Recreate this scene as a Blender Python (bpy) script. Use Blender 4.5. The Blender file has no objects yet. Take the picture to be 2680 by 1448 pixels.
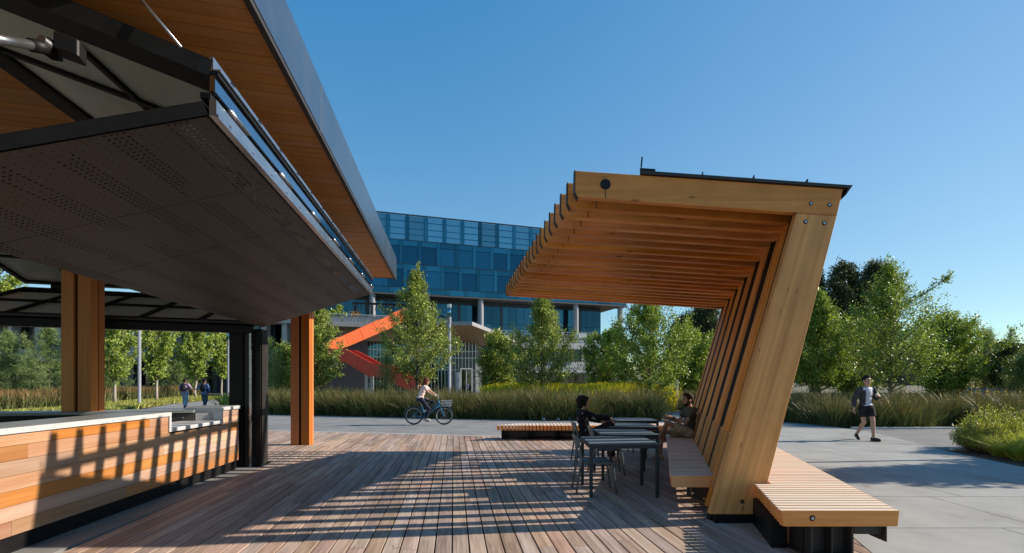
import bpy, math, random
import numpy as np
from mathutils import Vector, Matrix, Euler

R = math.radians
sc = bpy.context.scene
col = sc.collection
F, CX, HY, EYE = 1280.0, 1340.0, 1003.0, 1.555   # focal length and horizon of the photograph in its own pixels, eye height in metres

# ------------------------------------------------------------------ camera
cd = bpy.data.cameras.new('camera')
cam = bpy.data.objects.new('camera', cd); col.objects.link(cam)
cam.location = (0, 0, EYE); cam.rotation_euler = (R(90), 0, 0)
cd.sensor_width = 36.0; cd.lens = 36.0 * F / 2680.0
cd.shift_y = (HY - 724.0) / 2680.0
cd.clip_start = 0.05; cd.clip_end = 20000
sc.camera = cam

# ------------------------------------------------------------------ daylight
SUN_EL, SUN_AZ = 28.3, 6.3          # elevation; azimuth measured from +X towards +Y
sx, sy, sz = (math.cos(R(SUN_EL)) * math.cos(R(SUN_AZ)), math.cos(R(SUN_EL)) * math.sin(R(SUN_AZ)), math.sin(R(SUN_EL)))
w = bpy.data.worlds.new('World'); sc.world = w; w.use_nodes = True
nt = w.node_tree
bg = nt.nodes['Background']
sky = nt.nodes.new('ShaderNodeTexSky'); sky.sky_type = 'NISHITA'; sky.sun_disc = False
sky.sun_elevation = R(SUN_EL); sky.sun_rotation = R(90 - SUN_AZ)
sky.altitude = 0; sky.air_density = 1.0; sky.dust_density = 0.1; sky.ozone_density = 2.0
# the photograph's sky is deeper and evener than the physical one: one tone curve for the whole dome
sep_ = nt.nodes.new('ShaderNodeSeparateColor'); sep_.mode = 'HSV'; com_ = nt.nodes.new('ShaderNodeCombineColor'); com_.mode = 'HSV'
def _m(op, a, b):
    n = nt.nodes.new('ShaderNodeMath'); n.operation = op; nt.links.new(a, n.inputs[0]); n.inputs[1].default_value = b; return n.outputs[0]
nt.links.new(sky.outputs['Color'], sep_.inputs[0]); nt.links.new(_m('ADD', sep_.outputs[0], -0.011), com_.inputs[0])
v_ = _m('MULTIPLY', _m('POWER', sep_.outputs[2], 0.5), 1.66)
s_ = nt.nodes.new('ShaderNodeMath'); s_.operation = 'MULTIPLY'; s_.use_clamp = True
nt.links.new(_m('POWER', sep_.outputs[1], 0.55), s_.inputs[0]); nt.links.new(_m('POWER', _m('MULTIPLY', v_, 1 / 3.2), -0.5), s_.inputs[1])
nt.links.new(s_.outputs[0], com_.inputs[1]); nt.links.new(v_, com_.inputs[2])
nt.links.new(com_.outputs[0], bg.inputs['Color'])
bg.inputs['Strength'].default_value = 0.108
sd = bpy.data.lights.new('sun', 'SUN'); sd.energy = 4.0; sd.angle = R(0.5); sd.color = (1.0, 0.88, 0.73)
sun = bpy.data.objects.new('sun', sd); col.objects.link(sun)
sun.rotation_euler = Vector((sx, sy, sz)).to_track_quat('Z', 'Y').to_euler()
sun.location = (60, 10, 40)
vs = sc.view_settings
sc.display_settings.display_device = 'sRGB'
vs.view_transform = 'Standard'; vs.look = 'None'; vs.gamma = 1.0; vs.use_curve_mapping = False
vs.exposure = 0.95
sc.cycles.use_denoising = True
sc.cycles.max_bounces = 8; sc.cycles.diffuse_bounces = 4; sc.cycles.glossy_bounces = 3
sc.cycles.transmission_bounces = 4; sc.cycles.transparent_max_bounces = 8
sc.cycles.sample_clamp_indirect = 6.0

# ------------------------------------------------------------------ helpers
def U(px, py, Y):
    """the point at depth Y seen at a pixel of the photograph"""
    return Vector(((px - CX) / F * Y, Y, EYE - (py - HY) / F * Y))

def G(px, py, z=0.0):
    """the point at height z seen at a pixel of the photograph"""
    Y = F * (EYE - z) / (py - HY)
    return Vector(((px - CX) / F * Y, Y, z))

def tag(o, label=None, cat=None, group=None, kind=None):
    if label: o['label'] = label
    if cat: o['category'] = cat
    if group: o['group'] = group
    if kind: o['kind'] = kind
    return o

def empty(name, loc=(0, 0, 0), rz=0.0):
    o = bpy.data.objects.new(name, None); o.location = loc; o.rotation_euler = (0, 0, rz)
    o.empty_display_size = 0.2
    col.objects.link(o); return o

def thing(name, label, cat, loc=(0, 0, 0), rz=0.0, group=None):
    return tag(empty(name, loc, rz), label, cat, group)

def link(name, me, parent=None, world=False):
    """link a mesh; world=True: the mesh is written in world coordinates although it gets a parent"""
    o = bpy.data.objects.new(name, me); col.objects.link(o)
    if parent is not None:
        o.parent = parent
        if world:
            M = Matrix.Identity(4); p = parent
            chain = []
            while p is not None:
                chain.append(p); p = p.parent
            for p in reversed(chain):
                M = M @ p.matrix_parent_inverse @ p.matrix_basis
            o.matrix_parent_inverse = M.inverted()
    return o

def bevel(o, wd=0.003, seg=1):
    m = o.modifiers.new('bevel', 'BEVEL'); m.width = wd; m.segments = seg; m.limit_method = 'ANGLE'
    return o

class MB:
    """collects shapes, builds ONE mesh object"""
    def __init__(s): s.v = []; s.f = []; s.m = []; s.cur = 0
    def mat(s, k): s.cur = k; return s
    def add(s, vs_, fs_):
        n = len(s.v); s.v += [tuple(p) for p in vs_]
        for f in fs_: s.f.append(tuple(n + i for i in f)); s.m.append(s.cur)
        return s
    def hexa(s, p):
        return s.add(p, [(3, 2, 1, 0), (4, 5, 6, 7), (0, 1, 5, 4), (1, 2, 6, 5), (2, 3, 7, 6), (3, 0, 4, 7)])
    def box(s, x0, x1, y0, y1, z0, z1):
        return s.hexa([(x0, y0, z0), (x1, y0, z0), (x1, y1, z0), (x0, y1, z0), (x0, y0, z1), (x1, y0, z1), (x1, y1, z1), (x0, y1, z1)])
    def obox(s, c, ax, ay, az, hx, hy, hz):
        c = Vector(c); ax = Vector(ax).normalized() * hx; ay = Vector(ay).normalized() * hy; az = Vector(az).normalized() * hz
        return s.hexa([c - ax - ay - az, c + ax - ay - az, c + ax + ay - az, c - ax + ay - az, c - ax - ay + az, c + ax - ay + az, c + ax + ay + az, c - ax + ay + az])
    def bar(s, p0, p1, wd, ht, up=(0, 0, 1)):
        p0, p1 = Vector(p0), Vector(p1); d = p1 - p0; L = d.length
        if L < 1e-6: return s
        d /= L; upv = Vector(up); side = d.cross(upv)
        if side.length < 1e-4: side = d.cross(Vector((0, 1, 0)))
        side.normalize(); u2 = side.cross(d)
        return s.obox((p0 + p1) / 2, d, side, u2, L / 2, wd / 2, ht / 2)
    def prism(s, poly, z0, z1):
        n = len(poly)
        return s.add([(x, y, z0) for x, y in poly] + [(x, y, z1) for x, y in poly],
                     [tuple(reversed(range(n))), tuple(range(n, 2 * n))] + [(i, (i + 1) % n, n + (i + 1) % n, n + i) for i in range(n)])
    def prism_y(s, poly, y0, y1):
        """poly in (x, z), extruded along y"""
        n = len(poly)
        return s.add([(x, y0, z) for x, z in poly] + [(x, y1, z) for x, z in poly],
                     [tuple(range(n)), tuple(reversed(range(n, 2 * n)))] + [((i + 1) % n, i, n + i, n + (i + 1) % n) for i in range(n)])
    def loft(s, a, b):
        n = len(a)
        return s.add(list(a) + list(b), [tuple(reversed(range(n))), tuple(range(n, 2 * n))] + [(i, (i + 1) % n, n + (i + 1) % n, n + i) for i in range(n)])
    def tube(s, pts, r, n=8, cap=True):
        pts = [Vector(p) for p in pts]; k = len(pts)
        rs = r if isinstance(r, (list, tuple)) else [r] * k
        base = len(s.v); prev = None
        for i, p in enumerate(pts):
            t = (pts[min(i + 1, k - 1)] - pts[max(i - 1, 0)])
            t = t.normalized() if t.length > 1e-9 else Vector((0, 0, 1))
            if prev is None:
                a = t.orthogonal().normalized()
            else:
                a = (prev - t * prev.dot(t))
                a = a.normalized() if a.length > 1e-6 else t.orthogonal().normalized()
            prev = a; b = t.cross(a)
            for j in range(n):
                th = 2 * math.pi * j / n
                s.v.append(tuple(p + (a * math.cos(th) + b * math.sin(th)) * rs[i]))
        for i in range(k - 1):
            for j in range(n):
                s.f.append((base + i * n + j, base + i * n + (j + 1) % n, base + (i + 1) * n + (j + 1) % n, base + (i + 1) * n + j)); s.m.append(s.cur)
        if cap:
            s.f.append(tuple(base + j for j in reversed(range(n)))); s.m.append(s.cur)
            s.f.append(tuple(base + (k - 1) * n + j for j in range(n))); s.m.append(s.cur)
        return s
    def lathe(s, prof, c=(0, 0, 0), n=16):
        base = len(s.v); k = len(prof)
        for r, z in prof:
            for j in range(n):
                th = 2 * math.pi * j / n
                s.v.append((c[0] + r * math.cos(th), c[1] + r * math.sin(th), c[2] + z))
        for i in range(k - 1):
            for j in range(n):
                s.f.append((base + i * n + j, base + i * n + (j + 1) % n, base + (i + 1) * n + (j + 1) % n, base + (i + 1) * n + j)); s.m.append(s.cur)
        s.f.append(tuple(base + j for j in reversed(range(n)))); s.m.append(s.cur)
        s.f.append(tuple(base + (k - 1) * n + j for j in range(n))); s.m.append(s.cur)
        return s
    def ell(s, c, rx, ry, rz, rot=None, nu=12, nv=8):
        base = len(s.v); c = Vector(c); M = rot if rot is not None else Matrix.Identity(3)
        s.v.append(tuple(c + M @ Vector((0, 0, -rz))))
        for i in range(1, nv):
            ph = -math.pi / 2 + math.pi * i / nv
            for j in range(nu):
                th = 2 * math.pi * j / nu
                s.v.append(tuple(c + M @ Vector((rx * math.cos(ph) * math.cos(th), ry * math.cos(ph) * math.sin(th), rz * math.sin(ph)))))
        s.v.append(tuple(c + M @ Vector((0, 0, rz))))
        top = len(s.v) - 1
        for j in range(nu):
            s.f.append((base, base + 1 + (j + 1) % nu, base + 1 + j)); s.m.append(s.cur)
            s.f.append((top, top - nu + j, top - nu + (j + 1) % nu)); s.m.append(s.cur)
        for i in range(nv - 2):
            for j in range(nu):
                a = base + 1 + i * nu
                s.f.append((a + j, a + (j + 1) % nu, a + nu + (j + 1) % nu, a + nu + j)); s.m.append(s.cur)
        return s
    def mesh(s, name, mats, smooth=False):
        me = bpy.data.meshes.new(name)
        me.from_pydata(s.v, [], s.f)
        for m in (mats if isinstance(mats, (list, tuple)) else [mats]): me.materials.append(m)
        if any(s.m): me.polygons.foreach_set('material_index', s.m)
        if smooth: me.polygons.foreach_set('use_smooth', [True] * len(s.f))
        me.update(); return me
    def build(s, name, mats, parent=None, world=True, smooth=False, bev=0.0):
        o = link(name, s.mesh(name, mats, smooth), parent, world)
        if bev: bevel(o, bev)
        return o

def np_mesh(name, V, Q, mats, midx=None, smooth=False):
    """V (n,3), Q (m,4) or (m,3) numpy arrays"""
    me = bpy.data.meshes.new(name); k = Q.shape[1]; m = Q.shape[0]
    me.vertices.add(len(V)); me.vertices.foreach_set('co', V.astype(np.float32).ravel())
    me.loops.add(m * k); me.loops.foreach_set('vertex_index', Q.astype(np.int32).ravel())
    me.polygons.add(m); me.polygons.foreach_set('loop_start', np.arange(0, m * k, k, dtype=np.int32))
    me.polygons.foreach_set('loop_total', np.full(m, k, dtype=np.int32))
    for mt in (mats if isinstance(mats, (list, tuple)) else [mats]): me.materials.append(mt)
    if midx is not None: me.polygons.foreach_set('material_index', midx.astype(np.int32))
    if smooth: me.polygons.foreach_set('use_smooth', np.ones(m, dtype=bool))
    me.update(calc_edges=True); me.validate(); return me

def unit(v): return v / np.maximum(np.linalg.norm(v, axis=-1, keepdims=True), 1e-9)

def leaf_quads(c, axis, ln, wd, rng, up=0.35):
    """diamond leaves at c (n,3), growing along axis, lengths ln, widths wd"""
    n = len(c)
    a = unit(axis + rng.normal(0, 0.55, (n, 3)))
    nr = unit(rng.normal(0, 1, (n, 3)) + np.array([0, 0, up * 2]))
    b = unit(np.cross(a, nr))
    L = (ln * rng.uniform(0.65, 1.35, n))[:, None]; W = (wd * rng.uniform(0.7, 1.3, n))[:, None]
    fold = unit(np.cross(b, a)) * W * 0.25
    V = np.stack([c - a * L * 0.5, c + b * W * 0.5 + fold, c + a * L * 0.5, c - b * W * 0.5 + fold], axis=1).reshape(-1, 3)
    return V, np.arange(4 * n).reshape(-1, 4)

def at(px, Y): return (px - CX) / F * Y
def top(py, Y): return EYE - (py - HY) / F * Y

# ------------------------------------------------------------------ materials
class NT:
    def __init__(s, name):
        s.m = bpy.data.materials.new(name); s.m.use_nodes = True
        s.t = s.m.node_tree; s.b = s.t.nodes['Principled BSDF']; s.out = s.t.nodes['Material Output']
    def n(s, typ, **kw):
        nd = s.t.nodes.new('ShaderNode' + typ)
        for k, v in kw.items():
            if k.startswith('i_'):
                key = k[2:]; key = int(key) if key.isdigit() else key.replace('_', ' ')
                nd.inputs[key].default_value = v
            else: setattr(nd, k, v)
        return nd
    def l(s, a, b): s.t.links.new(a, b); return s
    def math(s, op, a, b=None):
        nd = s.n('Math', operation=op)
        for i, x in enumerate((a, b)):
            if x is None: continue
            if isinstance(x, (int, float)): nd.inputs[i].default_value = x
            else: s.l(x, nd.inputs[i])
        return nd.outputs[0]
    def ramp(s, fac, stops):
        nd = s.n('ValToRGB'); e = nd.color_ramp.elements
        while len(e) < len(stops): e.new(0.5)
        for i, (p, c) in enumerate(stops):
            e[i].position = p; e[i].color = (c[0], c[1], c[2], 1) if len(c) == 3 else c
        s.l(fac, nd.inputs[0]); return nd.outputs['Color']
    def mix(s, fac, a, b, typ='MIX'):
        nd = s.n('Mix', data_type='RGBA', blend_type=typ)
        for key, x in ((0, fac), (6, a), (7, b)):
            if isinstance(x, (int, float)): nd.inputs[key].default_value = x
            elif isinstance(x, tuple): nd.inputs[key].default_value = (*x[:3], 1)
            else: s.l(x, nd.inputs[key])
        return nd.outputs[2]
    def rnd(s):
        """a random number per object and per loose piece"""
        a = s.n('ObjectInfo').outputs['Random']; b = s.n('NewGeometry').outputs['Random Per Island']
        return s.math('FRACT', s.math('ADD', s.math('MULTIPLY', a, 7.31), s.math('MULTIPLY', b, 3.77)))
    def bump(s, h, strength=0.2, dist=0.01):
        nd = s.n('Bump'); nd.inputs['Strength'].default_value = strength; nd.inputs['Distance'].default_value = dist
        s.l(h, nd.inputs['Height']); s.l(nd.outputs[0], s.b.inputs['Normal']); return s
    def p(s, **kw):
        for k, v in kw.items():
            key = {'base': 'Base Color', 'rough': 'Roughness', 'metal': 'Metallic', 'spec': 'Specular IOR Level', 'alpha': 'Alpha', 'coat': 'Coat Weight', 'trans': 'Transmission Weight'}[k]
            if isinstance(v, tuple): v = (*v[:3], 1)
            s.b.inputs[key].default_value = v
        return s

def plain(name, c, rough=0.5, metal=0.0, spec=0.5, var=0.06, scale=6.0, bumps=0.0):
    """a painted or coated surface with slight soiling"""
    t = NT(name); t.p(rough=rough, metal=metal, spec=spec)
    tc = t.n('TexCoord'); no = t.n('TexNoise', i_Scale=scale, i_Detail=6.0, i_Roughness=0.65); t.l(tc.outputs['Object'], no.inputs['Vector'])
    d = tuple(max(0.0, x * (1 - var * 2)) for x in c); h = tuple(min(1.0, x * (1 + var)) for x in c)
    t.l(t.ramp(no.outputs['Fac'], [(0.3, d), (0.7, h)]), t.b.inputs['Base Color'])
    rr = t.n('MapRange'); rr.inputs[3].default_value = max(0.0, rough - 0.07); rr.inputs[4].default_value = min(1.0, rough + 0.07)
    t.l(no.outputs['Fac'], rr.inputs[0]); t.l(rr.outputs[0], t.b.inputs['Roughness'])
    if bumps: t.bump(no.outputs['Fac'], bumps)
    return t.m

def wood(name, dark, light, rot=(0, 0, 0), along=1.2, across=26.0, rough=0.55, var=0.25, knots=0.0, hue=None, bumps=0.12, spec=0.3, lam=0.0):
    """sawn timber with the grain along local X after rotation; every piece takes its own tone"""
    t = NT(name); t.p(rough=rough, spec=spec)
    tc = t.n('TexCoord'); rn = t.rnd()
    off = t.n('VectorMath', operation='ADD'); t.l(tc.outputs['Object'], off.inputs[0])
    cb = t.n('CombineXYZ'); t.l(t.math('MULTIPLY', rn, 61.0), cb.inputs[0]); t.l(t.math('MULTIPLY', rn, 37.0), cb.inputs[1]); t.l(t.math('MULTIPLY', rn, 53.0), cb.inputs[2])
    t.l(cb.outputs[0], off.inputs[1])
    mp0 = t.n('Mapping', vector_type='TEXTURE'); mp0.inputs['Rotation'].default_value = rot; t.l(tc.outputs['Object'], mp0.inputs['Vector'])
    ad = t.n('VectorMath', operation='ADD'); t.l(mp0.outputs[0], ad.inputs[0]); t.l(cb.outputs[0], ad.inputs[1])
    mp = t.n('Mapping'); mp.inputs['Scale'].default_value = (along, across, across); t.l(ad.outputs[0], mp.inputs['Vector'])
    n1 = t.n('TexNoise', i_Scale=1.0, i_Detail=5.0, i_Roughness=0.6, i_Distortion=0.7); t.l(mp.outputs[0], n1.inputs['Vector'])
    mp2 = t.n('Mapping'); mp2.inputs['Scale'].default_value = (along * 0.5, across * 0.28, across * 0.28); t.l(ad.outputs[0], mp2.inputs['Vector'])
    n2 = t.n('TexNoise', i_Scale=1.0, i_Detail=3.0); t.l(mp2.outputs[0], n2.inputs['Vector'])
    f = t.math('ADD', t.math('MULTIPLY', n1.outputs['Fac'], 0.55), t.math('MULTIPLY', n2.outputs['Fac'], 0.45))
    c = t.ramp(f, [(0.32, dark), (0.68, light)])
    if knots:
        mk = t.n('Mapping'); mk.inputs['Scale'].default_value = (2.0, 7.0, 7.0); t.l(ad.outputs[0], mk.inputs['Vector'])
        vo = t.n('TexVoronoi', i_Scale=1.0, i_Randomness=1.0); t.l(mk.outputs[0], vo.inputs['Vector'])
        kf = t.ramp(vo.outputs['Distance'], [(0.0, (1, 1, 1)), (knots, (0, 0, 0))])
        c = t.mix(kf, c, tuple(x * 0.28 for x in dark))
    if lam:                                                                     # glued laminations, each with a slightly different tone
        sx_ = t.n('SeparateXYZ'); t.l(mp0.outputs[0], sx_.inputs[0])
        wn = t.n('TexWhiteNoise', noise_dimensions='1D'); t.l(t.math('ADD', t.math('FLOOR', t.math('DIVIDE', sx_.outputs[2], lam)), t.math('MULTIPLY', rn, 91.0)), wn.inputs['W'])
        ml = t.n('MapRange'); ml.inputs[3].default_value = .87; ml.inputs[4].default_value = 1.09; t.l(wn.outputs[0], ml.inputs[0])
        cl = t.n('CombineXYZ')
        for q in range(3): t.l(ml.outputs[0], cl.inputs[q])
        c = t.mix(1.0, c, cl.outputs[0], 'MULTIPLY')
        n5 = t.n('TexNoise', i_Scale=1.1, i_Detail=5.0, i_Roughness=0.65); t.l(tc.outputs['Object'], n5.inputs['Vector'])
        c = t.mix(t.ramp(n5.outputs['Fac'], [(.45, (0, 0, 0)), (.75, (.35, .35, .35))]), c, tuple(x * .55 for x in dark))
    hs = t.n('HueSaturation')
    mr = t.n('MapRange'); mr.inputs[3].default_value = 1 - var; mr.inputs[4].default_value = 1 + var; t.l(rn, mr.inputs[0]); t.l(mr.outputs[0], hs.inputs['Value'])
    if hue:
        r2 = t.math('FRACT', t.math('MULTIPLY', rn, 17.3))
        mh = t.n('MapRange'); mh.inputs[3].default_value = 0.5 - hue; mh.inputs[4].default_value = 0.5 + hue; t.l(r2, mh.inputs[0]); t.l(mh.outputs[0], hs.inputs['Hue'])
        r3 = t.math('FRACT', t.math('MULTIPLY', rn, 29.7))
        ms = t.n('MapRange'); ms.inputs[3].default_value = 0.78 if hue > .011 else .93; ms.inputs[4].default_value = 1.2 if hue > .011 else 1.06; t.l(r3, ms.inputs[0]); t.l(ms.outputs[0], hs.inputs['Saturation'])
    t.l(c, hs.inputs['Color']); t.l(hs.outputs[0], t.b.inputs['Base Color'])
    t.bump(n1.outputs['Fac'], bumps, 0.004)
    return t.m

def ground_mat(name, a, b, scale=3.0, fine=90.0, rough=0.9, fa=0.25, stain=None):
    """aggregate surface: broad mottling plus fine speckle"""
    t = NT(name); t.p(rough=rough, spec=0.3)
    tc = t.n('TexCoord')
    n1 = t.n('TexNoise', i_Scale=scale, i_Detail=6.0, i_Roughness=0.6); t.l(tc.outputs['Object'], n1.inputs['Vector'])
    n2 = t.n('TexNoise', i_Scale=fine, i_Detail=2.0, i_Roughness=0.7); t.l(tc.outputs['Object'], n2.inputs['Vector'])
    c = t.ramp(n1.outputs['Fac'], [(0.3, a), (0.7, b)])
    sp = t.ramp(n2.outputs['Fac'], [(0.3, (1 - fa,) * 3), (0.7, (1 + fa * 0.6,) * 3)])
    c = t.mix(1.0, c, sp, 'MULTIPLY')
    if stain:
        n3 = t.n('TexNoise', i_Scale=0.35, i_Detail=7.0, i_Roughness=0.7, i_Distortion=0.8); t.l(tc.outputs['Object'], n3.inputs['Vector'])
        c = t.mix(t.ramp(n3.outputs['Fac'], [(0.52, (0, 0, 0)), (0.66, (1, 1, 1))]), c, stain)
    t.l(c, t.b.inputs['Base Color']); t.bump(n2.outputs['Fac'], 0.25, 0.004)
    return t.m

def leaf_mat(name, a, b, back=0.35, gloss=0.35, var=0.5):
    """leaves: each leaf its own tone between a and b, part of the light passes through"""
    t = NT(name); t.p(rough=0.45, spec=gloss)
    g = t.n('NewGeometry'); c = t.ramp(g.outputs['Random Per Island'], [(0.0, a), (0.6, b), (1.0, tuple(min(1, x * (1 + var)) for x in b))])
    t.l(c, t.b.inputs['Base Color'])
    tr = t.n('BsdfTranslucent'); t.l(t.mix(1.0, c, (1.25, 1.25, 0.7), 'MULTIPLY'), tr.inputs['Color'])
    mx = t.n('MixShader'); mx.inputs[0].default_value = back
    t.l(t.b.outputs[0], mx.inputs[1]); t.l(tr.outputs[0], mx.inputs[2]); t.l(mx.outputs[0], t.out.inputs['Surface'])
    return t.m

M = {}
LDIR = math.atan2(1, -0.1195)                      # direction of the deck boards in plan
M['deck'] = wood('deck_timber', (0.192, 0.125, 0.095), (0.512, 0.390, 0.314), rot=(0, 0, LDIR), along=1.6, across=34, rough=0.62, var=0.24, hue=0.012, spec=0.25)
M['fir'] = wood('fir_timber', (0.546, 0.202, 0.040), (0.812, 0.365, 0.086), rot=(0, 0, 0), along=0.7, across=16, rough=0.5, var=0.10, knots=0.15, hue=0.006, lam=0.042)
M['fir_col'] = wood('fir_post_timber', (0.593, 0.218, 0.042), (0.860, 0.380, 0.090), rot=(0, -R(74), 0), along=0.5, across=13, rough=0.5, var=0.10, knots=0.09, hue=0.006, lam=0.040)
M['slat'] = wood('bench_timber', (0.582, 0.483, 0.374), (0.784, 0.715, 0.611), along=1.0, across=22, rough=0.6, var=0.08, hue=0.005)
M['slat_shaded'] = wood('bench_shaded_timber', (0.637, 0.233, 0.059), (0.860, 0.382, 0.121), along=1.0, across=22, rough=0.6, var=0.06, hue=0.005)  # deeper copy of the bench timber, the shade of the sides painted in
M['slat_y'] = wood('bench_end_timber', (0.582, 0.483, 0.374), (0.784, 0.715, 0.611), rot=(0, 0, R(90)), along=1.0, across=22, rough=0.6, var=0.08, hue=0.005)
M['cedar'] = wood('cedar_cladding', (0.353, 0.181, 0.099), (0.504, 0.349, 0.251), rot=(0, 0, R(95)), along=0.8, across=20, rough=0.45, var=0.32, hue=0.013)
M['cedar_dark'] = wood('red_cedar_cladding', (0.30, 0.100, 0.028), (0.46, 0.205, 0.070), rot=(0, 0, R(95)), along=0.8, across=20, rough=0.45, var=0.22, hue=0.008)
M['soffit'] = wood('soffit_timber', (0.381, 0.153, 0.042), (0.578, 0.266, 0.084), rot=(0, 0, math.atan2(0.25, 1)), along=0.7, across=18, rough=0.5, var=0.05, knots=0.05, hue=0.003)
M['post'] = wood('post_timber', (0.376, 0.120, 0.030), (0.541, 0.203, 0.056), rot=(0, R(90), 0), along=0.5, across=16, rough=0.5, var=0.1, hue=0.006)
M['black'] = plain('black_steel', (0.009, 0.009, 0.010), 0.5, 0.0, 0.22, 0.15)
M['darksteel'] = plain('dark_bronze_steel', (0.035, 0.030, 0.028), 0.5, 0.0, 0.4, 0.15)
M['silver'] = plain('aluminium', (0.40, 0.41, 0.43), 0.28, 0.9, 0.5, 0.08)
M['fascia'] = plain('fascia_metal', (0.25, 0.265, 0.285), 0.32, 1.0, 0.5, 0.015, 2.0)
M['white'] = plain('white_infill', (0.62, 0.62, 0.60), 0.35, 0.0, 0.5, 0.05, 2.0)
M['top'] = plain('white_worktop', (0.50, 0.51, 0.52), 0.35, 0.0, 0.5, 0.04, 5.0)
M['grey'] = plain('grey_panel', (0.33, 0.34, 0.36), 0.6, 0.0, 0.4, 0.06, 1.0)
M['greytop'] = plain('grey_worktop', (0.20, 0.21, 0.21), 0.4, 0.0, 0.5, 0.06, 3.0)
M['concrete'] = ground_mat('plaza_concrete', (0.262, 0.268, 0.256), (0.348, 0.348, 0.329), 1.2, 130, 0.9, 0.22, stain=(0.20, 0.195, 0.18))
M['asphalt'] = ground_mat('asphalt', (0.206, 0.206, 0.206), (0.275, 0.275, 0.273), 1.5, 160, 0.85, 0.35, stain=(0.165, 0.16, 0.155))
M['asphalt2'] = ground_mat('old_asphalt', (0.172, 0.167, 0.167), (0.230, 0.224, 0.218), 1.8, 120, 0.88, 0.4)
M['whiteline'] = ground_mat('pale_kerb', (0.52, 0.51, 0.48), (0.66, 0.65, 0.62), 4, 90, 0.85, 0.2)
M['soil'] = ground_mat('mulch', (0.055, 0.030, 0.018), (0.13, 0.075, 0.045), 6, 45, 0.95, 0.6)
M['earth'] = ground_mat('dry_ground', (0.10, 0.085, 0.05), (0.19, 0.165, 0.10), 0.4, 25, 0.95, 0.4)
# ================================================================== the setting
def sheet(name, poly, z, m, parent=None):
    mb = MB(); n = len(poly)
    mb.add([(x, y, z) for x, y in poly], [tuple(range(n))])
    o = mb.build(name, m, parent)
    if parent is None: o['kind'] = 'structure'
    return o

sheet('ground', [(-3000, -300), (3000, -300), (3000, 4500), (-3000, 4500)], -0.12, M['earth'])
# distant hills beyond the trees on the sunny side
hv = []; hf = []
rng = np.random.RandomState(4)
nh = 160
for j in range(2):
    for i in range(nh):
        x = -600 + i * 34.0
        yy = 3600 + 250 * math.sin(i * 0.13)
        h = 118 + 75 * math.sin(i * 0.043 - 3.3) + 12 * math.sin(i * 0.21 + 1) + 6 * math.sin(i * 0.9) + rng.uniform(-3, 3)
        hv.append((x, yy + (0 if j == 0 else 260), -2.0 if j == 0 else h + 118))
for i in range(nh - 1): hf.append((i, i + 1, nh + i + 1, nh + i))
M['hill'] = ground_mat('hill_scrub', (0.10, 0.12, 0.10), (0.20, 0.20, 0.15), 0.01, 0.06, 0.95, 0.3)
MB().add(hv, hf).build('hills', M['hill'])['kind'] = 'structure'

# ---- road, path, plaza
def yfar(x): return 14.42 - 0.227 * (x + 1.13)          # far edge of the deck
road = [(-13.0, yfar(-13)), (6.1, yfar(6.1)), (6.2, 16.0), (6.2, 20.3), (1.6, 20.4), (-2.0, 21.3), (-12.3, 24.4), (-13.6, 27.5), (-18.0, 36), (-24, 60), (-33, 62), (-28.2, 46.8), (-25.2, 36), (-21, 27), (-20, 20.5), (-15, 17.6)]
sheet('road', road, -0.004, M['asphalt'])
# pale edging strip between deck and road
mb = MB()
mb.hexa([(-12.5, yfar(-12.5), -0.05), (6.0, yfar(6.0), -0.05), (6.0, yfar(6.0) + 0.09, -0.05), (-12.5, yfar(-12.5) + 0.09, -0.05),
         (-12.5, yfar(-12.5), 0.006), (6.0, yfar(6.0), 0.006), (6.0, yfar(6.0) + 0.09, 0.006), (-12.5, yfar(-12.5) + 0.09, 0.006)])
mb.build('kerb_edging', M['whiteline'])['kind'] = 'structure'

# plaza of broad concrete slabs with saw cuts between them
plaza = tag(bpy.data.objects.new('plaza', None), kind='structure'); col.objects.link(plaza)
MB().add([(2.3, 1.0, -0.012), (14, 1.0, -0.012), (14, 9.0, -0.012), (11.6, 16.6, -0.012), (10.5, 21, -0.012), (9.0, 34, -0.012), (7.2, 34, -0.012), (5.9, 20, -0.012), (6.2, 13.0, -0.012)],
         [(0, 1, 2, 3, 4, 5, 6, 7, 8)]).build('plaza_bed', M['soil'], plaza)
def px_left(y):  # left limit of the plaza: the deck, then the road
    return 3.296 + 0.32 * (y - 4.47) if y < 13.3 else 6.15
def px_right(y):
    pts = [(0, 12.5), (8.2, 9.3), (9.05, 9.47), (11.3, 9.98), (15.7, 11.5), (17.2, 11.6), (20.8, 10.35), (34, 9.0)]
    if y <= 8.2: return 12.5 - 3.2 * (y / 8.2)
    for (a, b), (c, d) in zip(pts[1:], pts[2:]):
        if a <= y <= c: return b + (d - b) * (y - a) / (c - a)
    return 9.0
ys = [1.0, 2.35, 3.80, 5.25, 6.70, 8.12, 9.6, 11.1, 12.6, 14.2, 15.9, 17.6, 20, 23, 27, 33]
g = 0.006
for a, b in zip(ys, ys[1:]):
    xl = px_left(b) + 1.7
    for (l0, l1, r0, r1) in ((px_left(a), px_left(b), xl, xl), (xl + 2 * g, xl + 2 * g, px_right(a), px_right(b))):
        if min(r0, r1) - max(l0, l1) < 0.3: continue
        mb = MB(); z0, z1 = -0.10, 0.0
        mb.hexa([(l0, a + g, z0), (r0, a + g, z0), (r1, b - g, z0), (l1, b - g, z0), (l0, a + g, z1), (r0, a + g, z1), (r1, b - g, z1), (l1, b - g, z1)])
        mb.build('slab', M['concrete'], plaza)
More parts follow.
